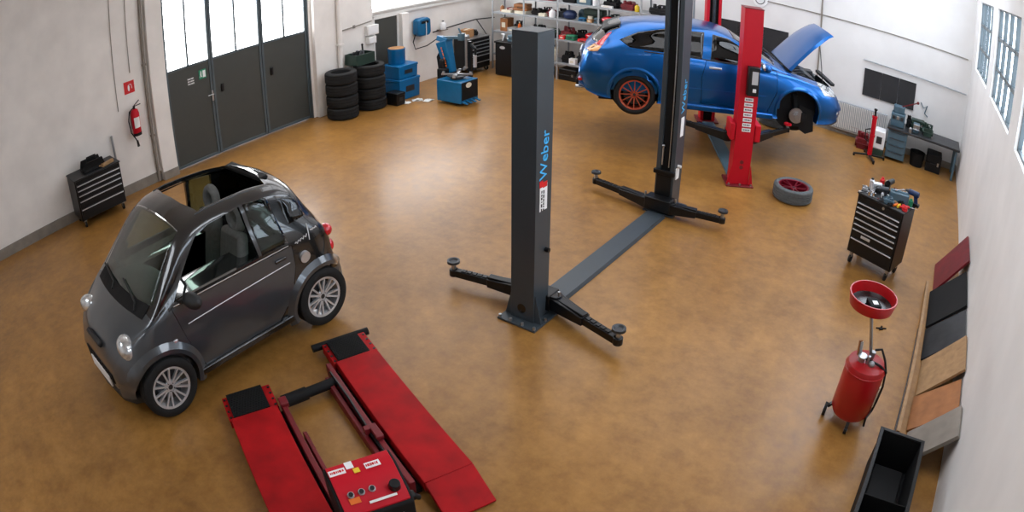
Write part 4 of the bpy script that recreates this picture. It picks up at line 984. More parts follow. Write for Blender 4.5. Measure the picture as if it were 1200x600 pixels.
# ---------------------------------------------------------------- metal shelving by the back wall
SX = [-9.46, -8.60, -7.72, -6.73, -5.76, -4.80]; SYF, SYB = 12.25, 12.72; SZ = [.38, .92, 1.38, 1.76, 2.3]
sh = thing('shelf_rack', 'long galvanised steel shelf rack crammed with parts along the back wall', 'shelving', (SX[0], SYF, 0))
for i, x in enumerate(SX):
    for y in (SYF, SYB):
        m = MB(); xx, yy = x - SX[0], y - SYF; s = 1 if y == SYF else -1
        m.bb(xx - .02, xx + .02, yy - .003, yy + .003, 0, 2.5); m.bb(xx - .003, xx + .003, yy, yy + s * .03, 0, 2.5); m.build('upright', 'galv', sh)
for i in range(5):
    for z in SZ:
        x0, x1 = SX[i] - SX[0] + .004, SX[i + 1] - SX[0] - .004
        m = MB(); m.bb(x0, x1, .004, SYB - SYF - .004, z - .006, z); m.bb(x0, x1, -.012, .004, z - .035, z + .004); m.bb(x0, x1, SYB - SYF - .004, SYB - SYF + .008, z - .035, z + .004)
        m.build('shelf_board', 'galv', sh)
G1 = 'things on the steel shelf rack'
def S(x, lv, dy=.2, dz=0): return (x, SYF + dy, SZ[lv] + .001 + dz)
# level 2 (z 1.38)
bottle('brown ribbed hose reel-like bottle at corner end of the middle shelf' if False else 'brown bottle at the corner end of the second shelf from the top', S(-9.33, 2), .05, .16, 'brown', 'cream')
carton('flat cream carton on the second shelf from the top near the corner', S(-9.12, 2), (.26, .3, .05), 0, 'cream')
carton('long low dark brown carton in front of the cream cartons', S(-9.02, 2, .2, .062), (.22, .2, .045), .1, 'reddark')
case_('tan leather case with rounded lid sitting on a cream carton', S(-8.76, 2, .2, .068), (.34, .26, .16), .1, 'brown')
carton('cream carton beneath the tan leather case', S(-8.74, 2), (.30, .3, .06), 0, 'cream')
lump('black alternator beside the tan leather case on the shelf', S(-8.36, 2), (.28, .24, .17), 'blackmat', seed=4)
carton('small beige carton in front of black alternators on the shelf', S(-8.16, 2, .1), (.16, .12, .06), 0, 'cream')
lump('dark brown gearbox casting right of the small beige carton', S(-8.02, 2, .25), (.26, .24, .15), 'reddark', seed=5)
bottle('white plastic bottle lying among castings beside rack upright' if False else 'squat white plastic canister on the shelf before the rack upright', S(-7.90, 2, .08), .075, .2, 'white', 'white', name='canister', cat='canister')
lump('dark grey turbo housing next to the white canister', S(-7.78 + .0, 2, .3), (.2, .22, .22), 'darksteel', seed=6)
bag('navy blue cloth bag on the shelf right of the rack upright', S(-7.50, 2, .15), (.30, .26, .2), 'navy', seed=5)
bag('dark teal folded cover behind the navy bag', S(-7.32, 2, .37), (.2, .12, .22), 'tealgrey', seed=6, name='folded_cover')
case_('small blue case with white label on the shelf edge', S(-7.16, 2, .1), (.16, .12, .08), 0, 'machineblue')
case_('big dark green equipment case at the back of the shelf', S(-6.98, 2, .32), (.46, .2, .27), 0, 'darkgreen')
carton('small orange-brown carton on the shelf under the green case', S(-6.96, 2, .07), (.12, .09, .07), 0, 'cardboard')
carton('small cream carton stacked on the orange-brown one', S(-6.96, 2, .07, .08), (.09, .07, .05), .2, 'cream')
case_('grey plastic case behind the car lamp end of the shelf' if False else 'grey plastic case beside the upright above the car tail', S(-6.80 + .0, 2, .08), (.1, .12, .12), 0, 'tealgrey')
lump('green pump unit on the shelf above the red car lamps', S(-6.52, 2, .34), (.3, .18, .24), 'darkgreen', seed=8)
lampunit('pink-red car lamp unit nearest the blue car tail', S(-6.52, 2, .1), 'lampred', s=1.1)
bag('red cloth bundle on the shelf over the blue car', S(-6.24, 2, .2), (.24, .3, .16), 'signred', seed=9, name='cloth_bundle')
carton('flat beige carton over the blue car tail', S(-5.42, 2), (.4, .3, .12), 0, 'cardboard')
# level 3 (z 1.76)
carton('dark maroon long box at the top shelf left part', S(-8.15, 3), (.5, .3, .1), 0, 'reddark')
lump('black radiator fan on the top visible shelf, left of the teal crate', S(-7.5, 3), (.4, .3, .14), 'blackmat', seed=11)
carton('teal crate on the top visible shelf', S(-7.12, 3), (.32, .3, .15), 0, 'tealgrey', name='crate')
bottle('white canister on the top visible shelf beside the teal crate', S(-6.86, 3, .1), .06, .22, 'white', 'white', name='canister', cat='canister')
lump('black compressor on the top shelf right of the upright', S(-6.5, 3), (.4, .34, .2), 'blackmat', seed=12)
carton('white flat carton between black parts on the top shelf', S(-6.55, 3, .05), (.26, .1, .04), 0, 'white')
lump('oily black gear casing on the top shelf above the car roof', S(-6.12, 3), (.36, .3, .2), 'reddark', seed=13)
bottle('yellow spray bottle on the top shelf above the car roof', S(-5.88, 3, .06), .05, .17, 'yellow', 'black')
lump('large black bumper part at the far right of the top shelf', S(-5.4, 3), (.5, .34, .22), 'black', seed=14)
carton('white bin under the top shelf behind the car roof', S(-5.95, 2, .25), (.24, .25, .26), 0, 'white', name='storage_bin', cat='bin')
# level 1 (z .92)
bottle('amber bottle on the third shelf beside the near lift post top', S(-8.78, 1, .1), .04, .26, 'orange', 'cream')
carton('tall brown carton at the corner end of the third shelf', S(-9.2, 1), (.2, .24, .3), 0, 'brown')
carton('grey parts tray beside the tall brown carton', S(-8.98, 1, .15), (.2, .2, .1), 0, 'galv', name='parts_tray', cat='tray')
lump('black peaked air filter box on the third shelf', S(-8.3, 1), (.36, .3, .24), 'black', seed=15)
lump('dark green cylinder head on the third shelf', S(-7.95, 1, .22), (.34, .28, .2), 'darkgreen', seed=16)
lump('dark brown starter motor beneath the navy bag', S(-7.6, 1, .28), (.34, .3, .26), 'reddark', seed=17)
carton('small red box at the shelf edge beneath the starter motor', S(-7.74 + .12, 1, .07), (.14, .12, .08), 0, 'signred')
case_('green tool case on the third shelf beside the small red box', S(-7.42, 1, .1), (.22, .16, .12), 0, 'green')
lump('black oily pulley assembly behind the green tool case', S(-7.3, 1, .34), (.3, .2, .24), 'blackmat', seed=18)
case_('flat red case with white top on the third shelf', S(-7.13, 1, .12), (.22, .2, .06), 0, 'signred')
lampunit('red tail lamp unit piled at the right of the third shelf', S(-7.0, 1, .3), 'lampred', s=1.2)
bottle('yellowish round canister at the third shelf end by the car', S(-6.86, 1, .08), .06, .13, 'cream', 'white', name='canister', cat='canister')
lump('black brake calliper casting behind the blue car tail lamp', S(-6.45, 1, .2), (.3, .26, .2), 'blackmat', seed=19)
# level 0 (z .38)
bottle('large off-white canister with a handle on the lowest shelf', S(-7.89, 0, .12), .10, .36, 'cream', 'black', handle=True, name='canister', cat='canister')
lump('black exhaust flange beside the large off-white canister', S(-7.55, 0, .2), (.26, .3, .26), 'blackmat', seed=20)
carton('small white carton on the lowest shelf among dark parts', S(-7.36, 0, .08), (.15, .12, .12), .1, 'white')
lump('dark steel flywheel behind the small white carton', S(-7.25, 0, .32), (.3, .2, .26), 'darksteel', seed=21)
carton('beige upright carton on the lowest shelf by the car bumper', S(-7.05, 0, .15), (.2, .18, .24), -.1, 'cardboard')
lump('rusty brown hub on the lowest shelf behind the bumper', S(-6.84 + .0, 0, .25), (.14, .2, .16), 'brown', seed=22)
for x, lv, dy, dd, mm, sd, lb in (
    (-8.98, 2, .36, (.3, .16, .2), 'skirt', 80, 'grey casting behind the cream cartons near the corner'),
    (-8.20, 2, .37, (.3, .16, .2), 'black', 81, 'black intake part behind the alternator and gearbox casting'),
    (-8.98, 1, .36, (.24, .18, .26), 'darksteel', 83, 'dark steel pump behind the grey parts tray'),
    (-8.56 + .12, 1, .40, (.2, .12, .22), 'darkgreen', 84, 'dark green filter behind the black air filter box'),
    (-7.9, 1, .06, (.3, .10, .1), 'blackmat', 85, 'low black bracket in front of the green cylinder head'),
    (-8.3, 0, .2, (.5, .34, .3), 'blackmat', 86, 'large black gearbox on the lowest shelf left of the canister'),
    (-9.0, 0, .2, (.5, .34, .3), 'darksteel', 87, 'large steel axle part on the lowest shelf in the corner'),
    (-7.05, 0, .35, (.3, .14, .26), 'blackmat', 88, 'black pump behind the beige upright carton'),
    (-6.4, 0, .2, (.4, .34, .3), 'reddark', 89, 'rusty red engine part on the lowest shelf behind the car bumper'),
    (-5.35, 1, .2, (.5, .34, .26), 'blackmat', 91, 'black axle part on the third shelf far behind the car roof'),
    (-5.3, 2, .36, (.4, .16, .24), 'blackmat', 92, 'black housing behind the flat beige carton over the car')):
    lump(lb, S(x, lv, dy), dd, mm, seed=sd)
# floor under the rack
case_('black plastic crate on the floor beneath the shelf rack', (-7.46, 12.45, .0), (.44, .4, .26), 0, 'black', name='storage_crate', cat='crate')
case_('dark charcoal crate on the floor under the rack behind the car', (-6.98, 12.47, .0), (.36, .38, .28), 0, 'blackmat', name='storage_crate', cat='crate')
bag('light blue cloth rag bag on the floor beside the rack foot', (-7.98, 12.4, 0), (.2, .24, .28), 'tealgrey', seed=31, name='rag_bag')
# black chest with an oval badge in front of the rack
r = thing('waste_bin', 'square black lidded chest with a white oval badge in the corner before the rack', 'chest', (-8.72, 11.92, 0))
m = MB(); m.box((0, 0, .385), (.56, .36, .74)); m.build('body', 'black', r, .02); m = MB(); m.box((0, 0, .775), (.60, .40, .04)); m.build('lid', 'black', r, .01)
m = MB(); m.lathe([(0, -.004), (.07, -.004), (.07, 0), (0, 0)], (-.08, -.182, .66), 'y', 24)
for i, v in enumerate(m.v): m.v[i] = (v[0], v[1], .66 + (v[2] - .66) * .5)
m.build('badge', 'silver', r)
case_('grey-blue charger unit on the black lidded chest', (-8.62, 11.92, .797), (.22, .2, .15), 0, 'tealgrey', name='battery_charger', cat='charger')
m = MB(); m.prism([(-.04, 0), (-.02, 0), (.03, .15), (.0, .16), (-.06, .16), (-.06, .14), (.0, .135)], -.02, .02, 'y'); one(m, 'bracket', 'white', 'white angled bracket standing on the black lidded chest', 'bracket', (-8.85, 11.86, .797))
case_('pale violet tray at the back of the black lidded chest', (-8.78, 12.05, .797), (.2, .08, .08), 0, 'white', name='tray', cat='tray')
# cabinet-top things
carton('open brown cardboard box on the black six-drawer tool cabinet', (-9.70, 11.62, .842), (.22, .26, .17), .2, 'cardboard')
bag('crumpled pale cloth beside the cardboard box on the tool cabinet', (-9.58, 11.42, .842), (.12, .08, .1), 'offwhite', seed=33, name='cloth')
lump('dark motor part behind the cardboard box on the tool cabinet', (-9.72, 11.88, .842), (.2, .2, .14), 'blackmat', seed=34)
m = MB(); m.lathe([(0, 0), (.05, 0), (.06, .03), (.045, .09), (.03, .1), (0, .1)], n=16); one(m, 'grease_pot', 'steel', 'small steel pot on the front edge of the six-drawer tool cabinet', 'pot', (-9.52, 11.42, .842))
# ---------------------------------------------------------------- tyre changer
tc = thing('tyre_changer', 'blue tyre changer with a tilting column and black turntable box', 'tyre changer', (-8.22, 9.55, 0))
m = MB(); m.box((0, .0, .27), (.60, .50, .42)); b = m.build('cabinet', 'machineblue', tc, .012)
m = MB(); m.box((.305, .0, .30), (.012, .46, .34)); f = m.build('front_panel', 'blackmat', b)
m = MB(); m.lathe([(0, 0), (.05, 0), (.05, .006), (0, .006)], (.31, -.04, .40), 'x', 20)
for i, v in enumerate(m.v): m.v[i] = (v[0], -.04 + (v[1] + .04) * 1.6, v[2])
m.build('badge', 'cream', f)
for k in range(4): m = MB(); m.bar((.28, -.2 + .12 * k, .10), (.42, -.2 + .12 * k, .07), .05, .02); m.build('pedal', 'machineblue', tc, .004)
m = MB(); m.cone((0, 0, .48), (0, 0, .53), .12, n=24); m.cone((0, 0, .53), (0, 0, .55), .19, n=8); t = m.build('turntable', 'darksteel', tc)
for k in range(4):
    a = PI / 2 * k + .5; m = MB(); m.bar((.02 * math.cos(a), .02 * math.sin(a), .565), (.30 * math.cos(a), .30 * math.sin(a), .565), .055, .03); m.box((.26 * math.cos(a), .26 * math.sin(a), .59), (.05, .05, .05), (0, 0, a)); m.build('clamping_jaw', 'steel', t, .004)
m = MB(); m.box((-.40, .16, .32), (.2, .36, .60)); m.cone((-.44, .12, .5), (-.44, .12, .80), .08, n=14); m.bar((-.5, .1, .5), (-.55, .2, 1.0), .06, .06); m.build('rear_housing', 'blackmat', tc, .02)
# leaning blue column, tool arm with black head
m = MB(); m.bar((-.30, .18, .52), (-.52, .22, 1.14), .17, .14, up=(0, 1, 0), w1=.27, h1=.2); m.bar((-.52, .22, 1.12), (-.50, .24, 1.22), .26, .20, up=(0, 1, 0)); c = m.build('tilting_column', 'machineblue', tc, .012)
marks(c, (-.40, .085, .84), (.22, 0, -.62), (.62, 0, .22), .42, .05, 'orange', 1, 8)
m = MB(); m.bar((-.62, .22, 1.20), (-.02, .20, 1.26), .06, .06); m.bar((-.05, .2, 1.2), (-.05, .2, 1.34), .1, .1, up=(0, 1, 0)); m.tube([(-.05, .2, 1.32), (-.12, .2, 1.44)], .02, 8); a_ = m.build('swing_arm', 'tealgrey', tc, .008)
m = MB(); m.cone((.06, .2, 1.30), (.06, .2, .66), .022, n=12); m.bar((.06, .2, .68), (.0, .2, .62), .07, .05); m.build('mount_head_shaft', 'steel', a_)
m = MB(); m.bar((-.02, .42, .1), (-.02, .42, 1.15), .07, .07, up=(0, 1, 0)); m.bar((-.02, .42, 1.1), (.16, .36, 1.02), .05, .05); m.bar((.16, .36, 1.04), (.16, .34, .8), .035, .035, up=(0, 1, 0)); m.cone((.16, .34, .82), (.16, .34, .6), .03, n=12); m.build('helper_arm', 'black', tc, .006)
m = MB(); m.cone((.16, .34, .66), (.16, .34, .9), .036, n=14); m.build('helper_cylinder', 'silver', tc)
m = MB()
for k in range(4): m.tube([(-.5, .2, 1.1), (-.62 - .02 * k, .2, .8), (-.5 - .03 * k, .15, .55), (-.4, .1 + .02 * k, .4)], .012, 6)
m.build('air_hose', 'blackmat', tc)
# blue control box on the wall, white hose strip
r = thing('hose_reel', 'rounded teal-blue hose reel box mounted on the left wall above the blue drum', 'hose reel', (XL, 10.34, 1.26))
m = MB(); m.prism([(-.15, -.19), (.15, -.19), (.2, -.12), (.19, .17), (.12, .21), (-.12, .21), (-.19, .17), (-.2, -.12)], .02, .2, 'x'); m.build('housing', 'machineblue', r, .03)
m = MB(); m.bb(.2, .215, -.11, .11, .09, .15); m.build('hose_slot', 'blackmat', r, .01)
m = MB(); m.tube([(.22, .02, .12), (.225, .02, -.12), (.2, .02, -.3), (.1, -.1, -.35)], .009, 6); m.build('white_hose', 'white', r)
m = MB(); m.tube([(.1, -.17, -.1), (.08, -.24, -.3), (.1, -.2, -.46), (.2, .05, -.42), (.3, .3, -.28)], .012, 6); m.build('black_hose', 'black', r)
# blue crates and drum
def tub(label, loc, d, m_, name='plastic_crate', rz=0, cat='crate', open_=False):
    r = thing(name, label, cat, loc, rz); x, y, z = d; b = MB()
    b.box((0, 0, z / 2 - .01), (x * .94, y * .94, z - .02), taper=1.04); b.build('crate_body', m_, r, .015)
    b = MB(); b.box((0, 0, z - .025), (x, y, .05)); b.build('crate_rim', m_, r, .01)
    b = MB(); b.box((x * .48, 0, z * .5), (.012, y * .4, z * .28)); b.build('side_label', 'darksteel', r)
    return r
tub('lower of the two stacked blue crates by the left wall', (-9.48, 9.30, 0), (.52, .58, .42), 'drumblue')
tub('upper blue crate carrying the blue drum', (-9.48, 9.29, .422), (.48, .54, .28), 'drumblue')
r = thing('plastic_drum', 'bright blue round drum standing on the blue crates', 'drum', (-9.54, 9.26, .704))
m = MB(); m.lathe([(0, 0), (.165, 0), (.175, .02), (.175, .29), (.18, .30), (.18, .315), (0, .315)], n=32); m.build('drum_body', 'drumblue', r)
m = MB(); m.lathe([(0, .316), (.165, .316), (.165, .326), (0, .326)], n=32); m.build('drum_lid', 'cardboard', r)
tub('small black crate on the floor in front of the blue crates', (-9.16, 8.83, 0), (.30, .24, .25), 'black')
for k, (x, y, a, l) in enumerate(((-9.06, 8.98, .3, 'crumpled white paper towel on the floor nearest the tyre stacks'), (-8.98, 9.24, .9, 'crumpled white paper on the floor before the blue crates'), (-8.78, 9.34, 1.6, 'flat white paper scrap on the floor beside the tyre changer'))):
    q = random.Random(k + 50); m = MB(); n = 7; vs = [((i - 3) * .035, (j - 3) * .022, .004 + q.random() * .035 * (1 - abs(i - 3) / 4)) for i in range(n) for j in range(n)]
    m.raw(vs, [(i * n + j, (i + 1) * n + j, (i + 1) * n + j + 1, i * n + j + 1) for i in range(n - 1) for j in range(n - 1)])
    m.raw([(v[0], v[1], .001) for v in vs], [(i * n + j, i * n + j + 1, (i + 1) * n + j + 1, (i + 1) * n + j) for i in range(n - 1) for j in range(n - 1)])
    one(m, 'paper_scrap', 'paper', l, 'paper', (x, y, 0), a, angle=20)
# crate of tools on the second tyre stack
r = thing('tool_crate', 'dark crate heaped with small tools on top of the right-hand tyre stack', 'crate', (-9.62, 8.36, .89))
m = MB(); m.bb(-.17, .17, -.24, .24, 0, .012)
for (x0, x1, y0, y1) in ((-.17, -.155, -.24, .24), (.155, .17, -.24, .24), (-.155, .155, -.24, -.225), (-.155, .155, .225, .24)): m.bb(x0, x1, y0, y1, .012, .21)
m.build('crate_body', 'darkgreen', r, .004)
lump('greasy ratchet and sockets heap inside the dark crate on the tyres', (-9.62, 8.30, .903), (.26, .36, .27), 'darksteel', seed=41)
m = MB(); m.cone((0, 0, 0), (-.02, 0, .32), .018, n=10); m.ball((-.02, 0, .33), .024); one(m, 'lever', 'black', 'upright black lever sticking out of the crate on the tyres', 'lever', (-9.56, 8.15, .903) if False else (-9.68, 8.5, .903))
# white boxes and cables on the left wall
for (y0, y1, z0, z1, l) in ((8.72, 9.02, 1.36, 1.56, 'white electrical box on the wall at the corner of the dark side door'), (8.74, 8.95, 1.18, 1.33, 'smaller white switch box under the electrical box by the side door')):
    r = thing('electrical_box', l, 'electrical box', (XL + .1, (y0 + y1) / 2, (z0 + z1) / 2)); m = MB(); m.box((.05, 0, 0), (.1, y1 - y0, z1 - z0)); m.build('box_body', 'offwhite', r, .01)
    m = MB(); m.box((.102, 0, 0), (.006, (y1 - y0) * .8, (z1 - z0) * .75)); m.build('box_cover', 'white', r, .004)
def pipe(label, pts, r_, m_, name='pipe', clips=()):
    r = thing(name, label, 'pipe', pts[0]); o = Vector(pts[0]); b = MB(); b.tube([Vector(p) - o for p in pts], r_, 10); b.build('pipe_run', m_, r)
    for c in clips: b = MB(); b.box(Vector(c) - o, (r_ * 2.4, r_ * 2.4, .03)); b.build('pipe_clip', m_, r)
    return r
pipe('thick pale downpipe on the left wall behind the tyre stacks', [(XL + .155, 8.04, 0), (XL + .155, 8.04, 4.9)], .05, 'wallwarm', clips=[(XL + .155, 8.04, 1.32), (XL + .155, 8.04, 2.6)])
pipe('thin grey conduit down the left wall beside the gate pillar', [(XL + .03, 3.93, .02), (XL + .03, 3.93, 4.9)], .028, 'skirt', clips=[(XL + .03, 3.93, .8), (XL + .03, 3.93, 2.0)])
pipe('horizontal grey cable conduit on the pale wall left of the electrical box', [(XL + .12, 8.12, 1.58), (XL + .12, 8.45, 1.60), (XL + .12, 8.9, 1.64)], .012, 'skirt')
pipe('thin vertical cable on the left wall above the extinguisher sign', [(XL + .01, 3.66, 1.95), (XL + .012, 3.66, 3.0), (XL + .01, 3.7, 4.9)], .006, 'skirt')
pipe('vertical cable on the left wall above the tool chest', [(XL + .01, 3.36, 1.4), (XL + .012, 3.36, 2.2), (XL + .01, 3.38, 4.9)], .006, 'skirt')
pipe('black air hose running along the left wall to the corner', [(XL + .05, 10.75, 1.07), (XL + .05, 11.5, 1.12), (XL + .05, 12.2, 1.16), (XL + .06, 12.9, 1.12)], .014, 'black', name='air_hose')
pipe('thin black cable hanging in a slant from the wall hose near the corner', [(XL + .05, 12.25, 1.14), (XL + .06, 12.5, .85), (XL + .06, 12.62, .7)], .01, 'black', name='cable')
m = MB(); m.cone((0, 0, 0), (0, 0, .06), .03, n=12); one(m, 'wall_socket', 'skirt', 'small grey wall socket at the end of the conduit', 'socket', (XL + .1, 8.45, 1.57), 0)
bottle('white paper towel roll bottle on a bracket over the tool cabinet' if False else 'white dispenser bottle on the wall above the tyre changer', (XL + .1, 11.02, 1.10), .07, .2, 'white', 'black', name='dispenser_bottle')
m = MB(); m.bb(-.0, .16, -.1, .1, -.02, 0); one(m, 'wall_bracket', 'skirt', 'small wall bracket carrying the white dispenser bottle', 'bracket', (XL, 11.02, 1.10))
# fire extinguisher + sign + pole
r = thing('fire_extinguisher', 'red fire extinguisher with a black hose hanging on the left wall', 'fire extinguisher', (XL + .12, 3.62, .93))
m = MB(); m.lathe([(0, 0), (.07, 0), (.078, .02), (.078, .36), (.06, .42), (.025, .44), (0, .44)], n=28); m.build('cylinder', 'red', r)
m = MB(); m.lathe([(.079, .001), (.0795, .001), (.0795, .05), (.079, .05)], n=28, closed=True); m.build('foot_ring', 'black', r)
m = MB()
for k in range(7):
    a = -.6 + .2 * k; m.box((.0795 * math.cos(a), .0795 * math.sin(a), .22), (.003, .018, .17), (0, 0, a))
m.build('instruction_label', 'paper', r)
m = MB(); m.cone((0, 0, .44), (0, 0, .49), .02, n=12); m.bar((0, 0, .49), (.02, .1, .56), .02, .012); m.bar((0, 0, .48), (.02, .12, .49), .02, .012); m.build('valve', 'black', r)
m = MB(); m.tube([(0, -.02, .46), (.01, -.1, .42), (.02, -.14, .28), (.02, -.12, .08), (.02, -.05, -.05), (.02, -.03, -.1)], .011, 8); m.cone((.02, -.03, -.08), (.02, -.02, -.18), .018, .024, n=10); m.build('hose', 'black', r)
m = MB(); m.bb(-.12, -.08, -.05, .05, .1, .4); m.build('wall_bracket', 'darksteel', r)
m = MB(); m.bb(0, .004, -.1, .1, -.1, .1); s = tag(m.build('fire_sign', 'signred', None), 'square red sign with a white extinguisher symbol on the left wall', 'sign'); s.location = (XL, 3.62, 1.72)
m = MB(); m.lathe([(0, .0045), (.018, .0045), (.018, .006), (0, .006)], (0, -.01, 0), 'x', 16)
for i, v in enumerate(m.v): m.v[i] = (v[0], v[1], v[2] * 3 - .01)
m.tube([(.006, 0, .05), (.006, .04, .04), (.006, .05, -.03)], .005, 6); m.build('sign_symbol', 'white', s)
m = MB(); m.bb(0, .004, -.075, .075, -.08, .08); s = tag(m.build('exit_sign', 'signgreen', None), 'green emergency exit sign with a running figure on the gate leaf', 'sign'); s.location = (XL - .035, 5.08, 1.50)
m = MB(); m.bb(.004, .006, .005, .06, -.06, .06); m.ball((.006, -.03, .045), (.002, .012, .012)); m.bar((.006, -.03, .03), (.006, -.035, -.01), .004, .022, up=(0, 1, 0)); m.bar((.006, -.035, -.01), (.006, -.06, -.05), .004, .012, up=(0, 1, 0)); m.bar((.006, -.035, -.01), (.006, -.012, -.05), .004, .012, up=(0, 1, 0)); m.build('exit_symbol', 'white', s)
lt = marks(None, (XL - .039, 4.84, 1.44), (0, 1, 0), (0, 0, 1), .13, .13, 'white', 3, 9, name='door_notice'); tag(lt, 'small white stuck-on notice on the grey gate leaf', 'notice')
m = MB(); m.cone((0, 0, 0), (-.08, -.02, 1.05), .02, n=10); m.cone((-.02, -.005, .3), (-.035, -.01, .5), .032, n=10); m.ball((-.08, -.02, 1.05), .025); one(m, 'jack_handle', 'steel', 'silver metal rod leaning on the left wall behind the low tool chest', 'rod', (XL + .13, 3.17, .35) if False else (XL + .12, 3.17, .0), 0)
# things on the left chest
GT = 'tools on the low tool chest'
r = thing('tool_bag', 'black and tan open tool bag on the low tool chest', 'bag', (-9.62, 2.62, .782), PI / 2)
m = MB(); m.bb(-.2, .2, -.12, .12, 0, .05); m.prism([(-.2, .05), (.2, .05), (.17, .16), (-.17, .16)], -.12, -.10, 'y'); m.prism([(-.2, .05), (.2, .05), (.17, .16), (-.17, .16)], .10, .12, 'y'); m.build('bag_body', 'blackmat', r, .01)
m = MB(); m.tube([(-.1, 0, .12), (-.08, 0, .2), (.08, 0, .2), (.1, 0, .12)], .012, 6); m.build('handle', 'blackmat', r)
m = MB(); m.bb(-.03, .03, -.14, .1, 0, .05); one(m, 'wooden_block', 'wood', 'tan wooden block beside the tool bag on the low chest', 'block', (-9.5, 2.88, .782), .3, bevel=.004)
m = MB(); m.tube([(-.1, 0, .02), (0, .02, .022), (.1, -.02, .02)], .014, 8); m.ball((.1, -.02, .022), .022); one(m, 'hammer', 'wood', 'wooden handled tool lying on the low chest edge', 'hammer', (-9.5, 2.70, .782), 1.2)
# ---------------------------------------------------------------- back wall things
for k in range(3):
    x0, x1 = -1.175 + .392 * k, -1.175 + .392 * (k + 1) - .006
    r = thing('pegboard', ['left', 'middle', 'right'][k] + ' of three black perforated panels side by side on the white back wall', 'panel', (0, YB, 0), 0, 'black perforated wall panels')
    m = MB(); m.bb(x0, x1, -.03, 0, .935, 1.49)
    for i in range(5): m.bb(x0 + .03 + .075 * i, x0 + .036 + .075 * i, -.034, -.03, .96, 1.47)
    m.build('panel_sheet', 'panelblack', r)
    m = MB(); m.bb(x0, x1, -.036, -.03, 1.48, 1.492); m.build('panel_edge', 'black', r)
for k in range(3):
    x0 = -4.55 + .555 * k; x1 = x0 + .545
    r = thing('pegboard', ['leftmost', 'middle', 'rightmost'][k] + ' of three black wall panels behind the blue car', 'panel', (0, YB, 0), 0, 'black panels behind the car')
    m = MB(); m.bb(x0, x1, -.03, 0, .9, 1.80)
    for i in range(9): m.bb(x0 + .01, x1 - .01, -.034, -.03, .95 + .09 * i, .956 + .09 * i)
    m.build('panel_sheet', 'panelblack', r); m = MB(); m.bb(x0, x1, -.036, -.03, 1.785, 1.80); m.build('panel_edge', 'black', r)
r = thing('radiator', 'white ribbed radiator low on the white back wall', 'radiator', (-1.15, YB, 0))
m = MB(); m.bb(-.6, .6, -.10, -.04, .12, .68)
m2 = MB()
for k in range(30): m2.bb(-.588 + .0402 * k, -.570 + .0402 * k, -.125, -.10, .14, .66)
m.build('radiator_panel', 'galv', r, .006); m2.build('radiator_ribs', 'offwhite', r)  # panel greyed behind the white ribs to paint shade into the gaps
m = MB(); m.tube([(-.66, -.06, .22), (.6, -.14, .22)], .012, 8); m.tube([(-.66, -.06, .12), (-.62, -.14, .12), (.7, -.14, .10)], .012, 8); m.build('heating_pipe', 'skirt', r)
pipe('thin dark cable line running high across the white back wall', [(-3.6, YB - .015, 2.37), (-2.2, YB - .015, 2.35), (1.1, YB - .015, 2.33)], .010, 'skirt', name='cable')
pipe('vertical grey conduit on the white back wall above the car bonnet', [(-2.20, YB - .02, .75), (-2.20, YB - .02, 4.9)], .016, 'skirt')
pipe('slim white lamp rail above the three perforated panels', [(-1.22, YB - .05, 1.66), (1.15, YB - .05, 1.62)], .014, 'galv', name='rail')
# round sign above red post
r = thing('wall_sign', 'round white disc with grey emblem on the white wall above the red post', 'sign', (-3.55, YB, 2.38)); m = MB(); m.lathe([(0, -.03), (.16, -.03), (.17, 0), (0, 0)], (0, 0, 0), 'y', 32); m.build('dial', 'white', r)
m = MB(); m.tube([(.1 * math.cos(a), -.034, .1 * math.sin(a)) for a in [2 * PI * k / 20 for k in range(20)]], .008, 6, closed=True); m.bar((-.07, -.034, .02), (.07, -.034, .02), .03, .01); m.build('emblem', 'darksteel', r)
# red transmission jack
r = thing('transmission_jack', 'slim upright red transmission jack on splayed black feet before the radiator', 'jack', (-.76, 12.18, 0))
m = MB(); m.cone((0, 0, .06), (0, 0, .80), .05, n=20); m.cone((0, 0, .42), (0, 0, .46), .06, n=20); m.cone((0, 0, .78), (0, 0, .82), .058, n=20); m.build('cylinder', 'red', r)
m = MB(); m.cone((0, 0, .8), (0, 0, .95), .022, n=12); m.cone((0, 0, .93), (0, 0, .96), .035, n=12); m.build('ram', 'black', r)
for k in range(4):
    a = PI / 2 * k + .4; m = MB(); m.bar((.03 * math.cos(a), .03 * math.sin(a), .06), (.34 * math.cos(a), .34 * math.sin(a), .045), .05, .03); l = m.build('leg', 'black', r, .004)
    m = MB(); m.cone((.33 * math.cos(a), .33 * math.sin(a), .0), (.33 * math.cos(a), .33 * math.sin(a), .04), .022, n=12); m.build('castor', 'blackmat', l)
m = MB(); m.tube([(-.05, 0, .3), (-.14, 0, .34), (-.15, 0, .52), (-.05, 0, .56)], .013, 8); m.build('handle', 'black', r)
# white machine between jack and bench
r = thing('welding_unit', 'small white and dark box machine between the red jack and the workbench', 'machine', (-.62, 12.62, 0))
m = MB(); m.box((0, 0, .07), (.22, .34, .14)); m.build('base', 'darkgreen', r, .01)
m = MB(); m.box((0, 0, .32), (.24, .34, .36)); b = m.build('housing', 'white', r, .02)
m = MB(); m.box((0, -.172, .32), (.12, .008, .14)); m.build('front_panel', 'darksteel', b, .004)
lump('dark reddish motor on the floor left of the red jack', (-.98, 12.7, 0), (.3, .3, .34), 'reddark', seed=61)
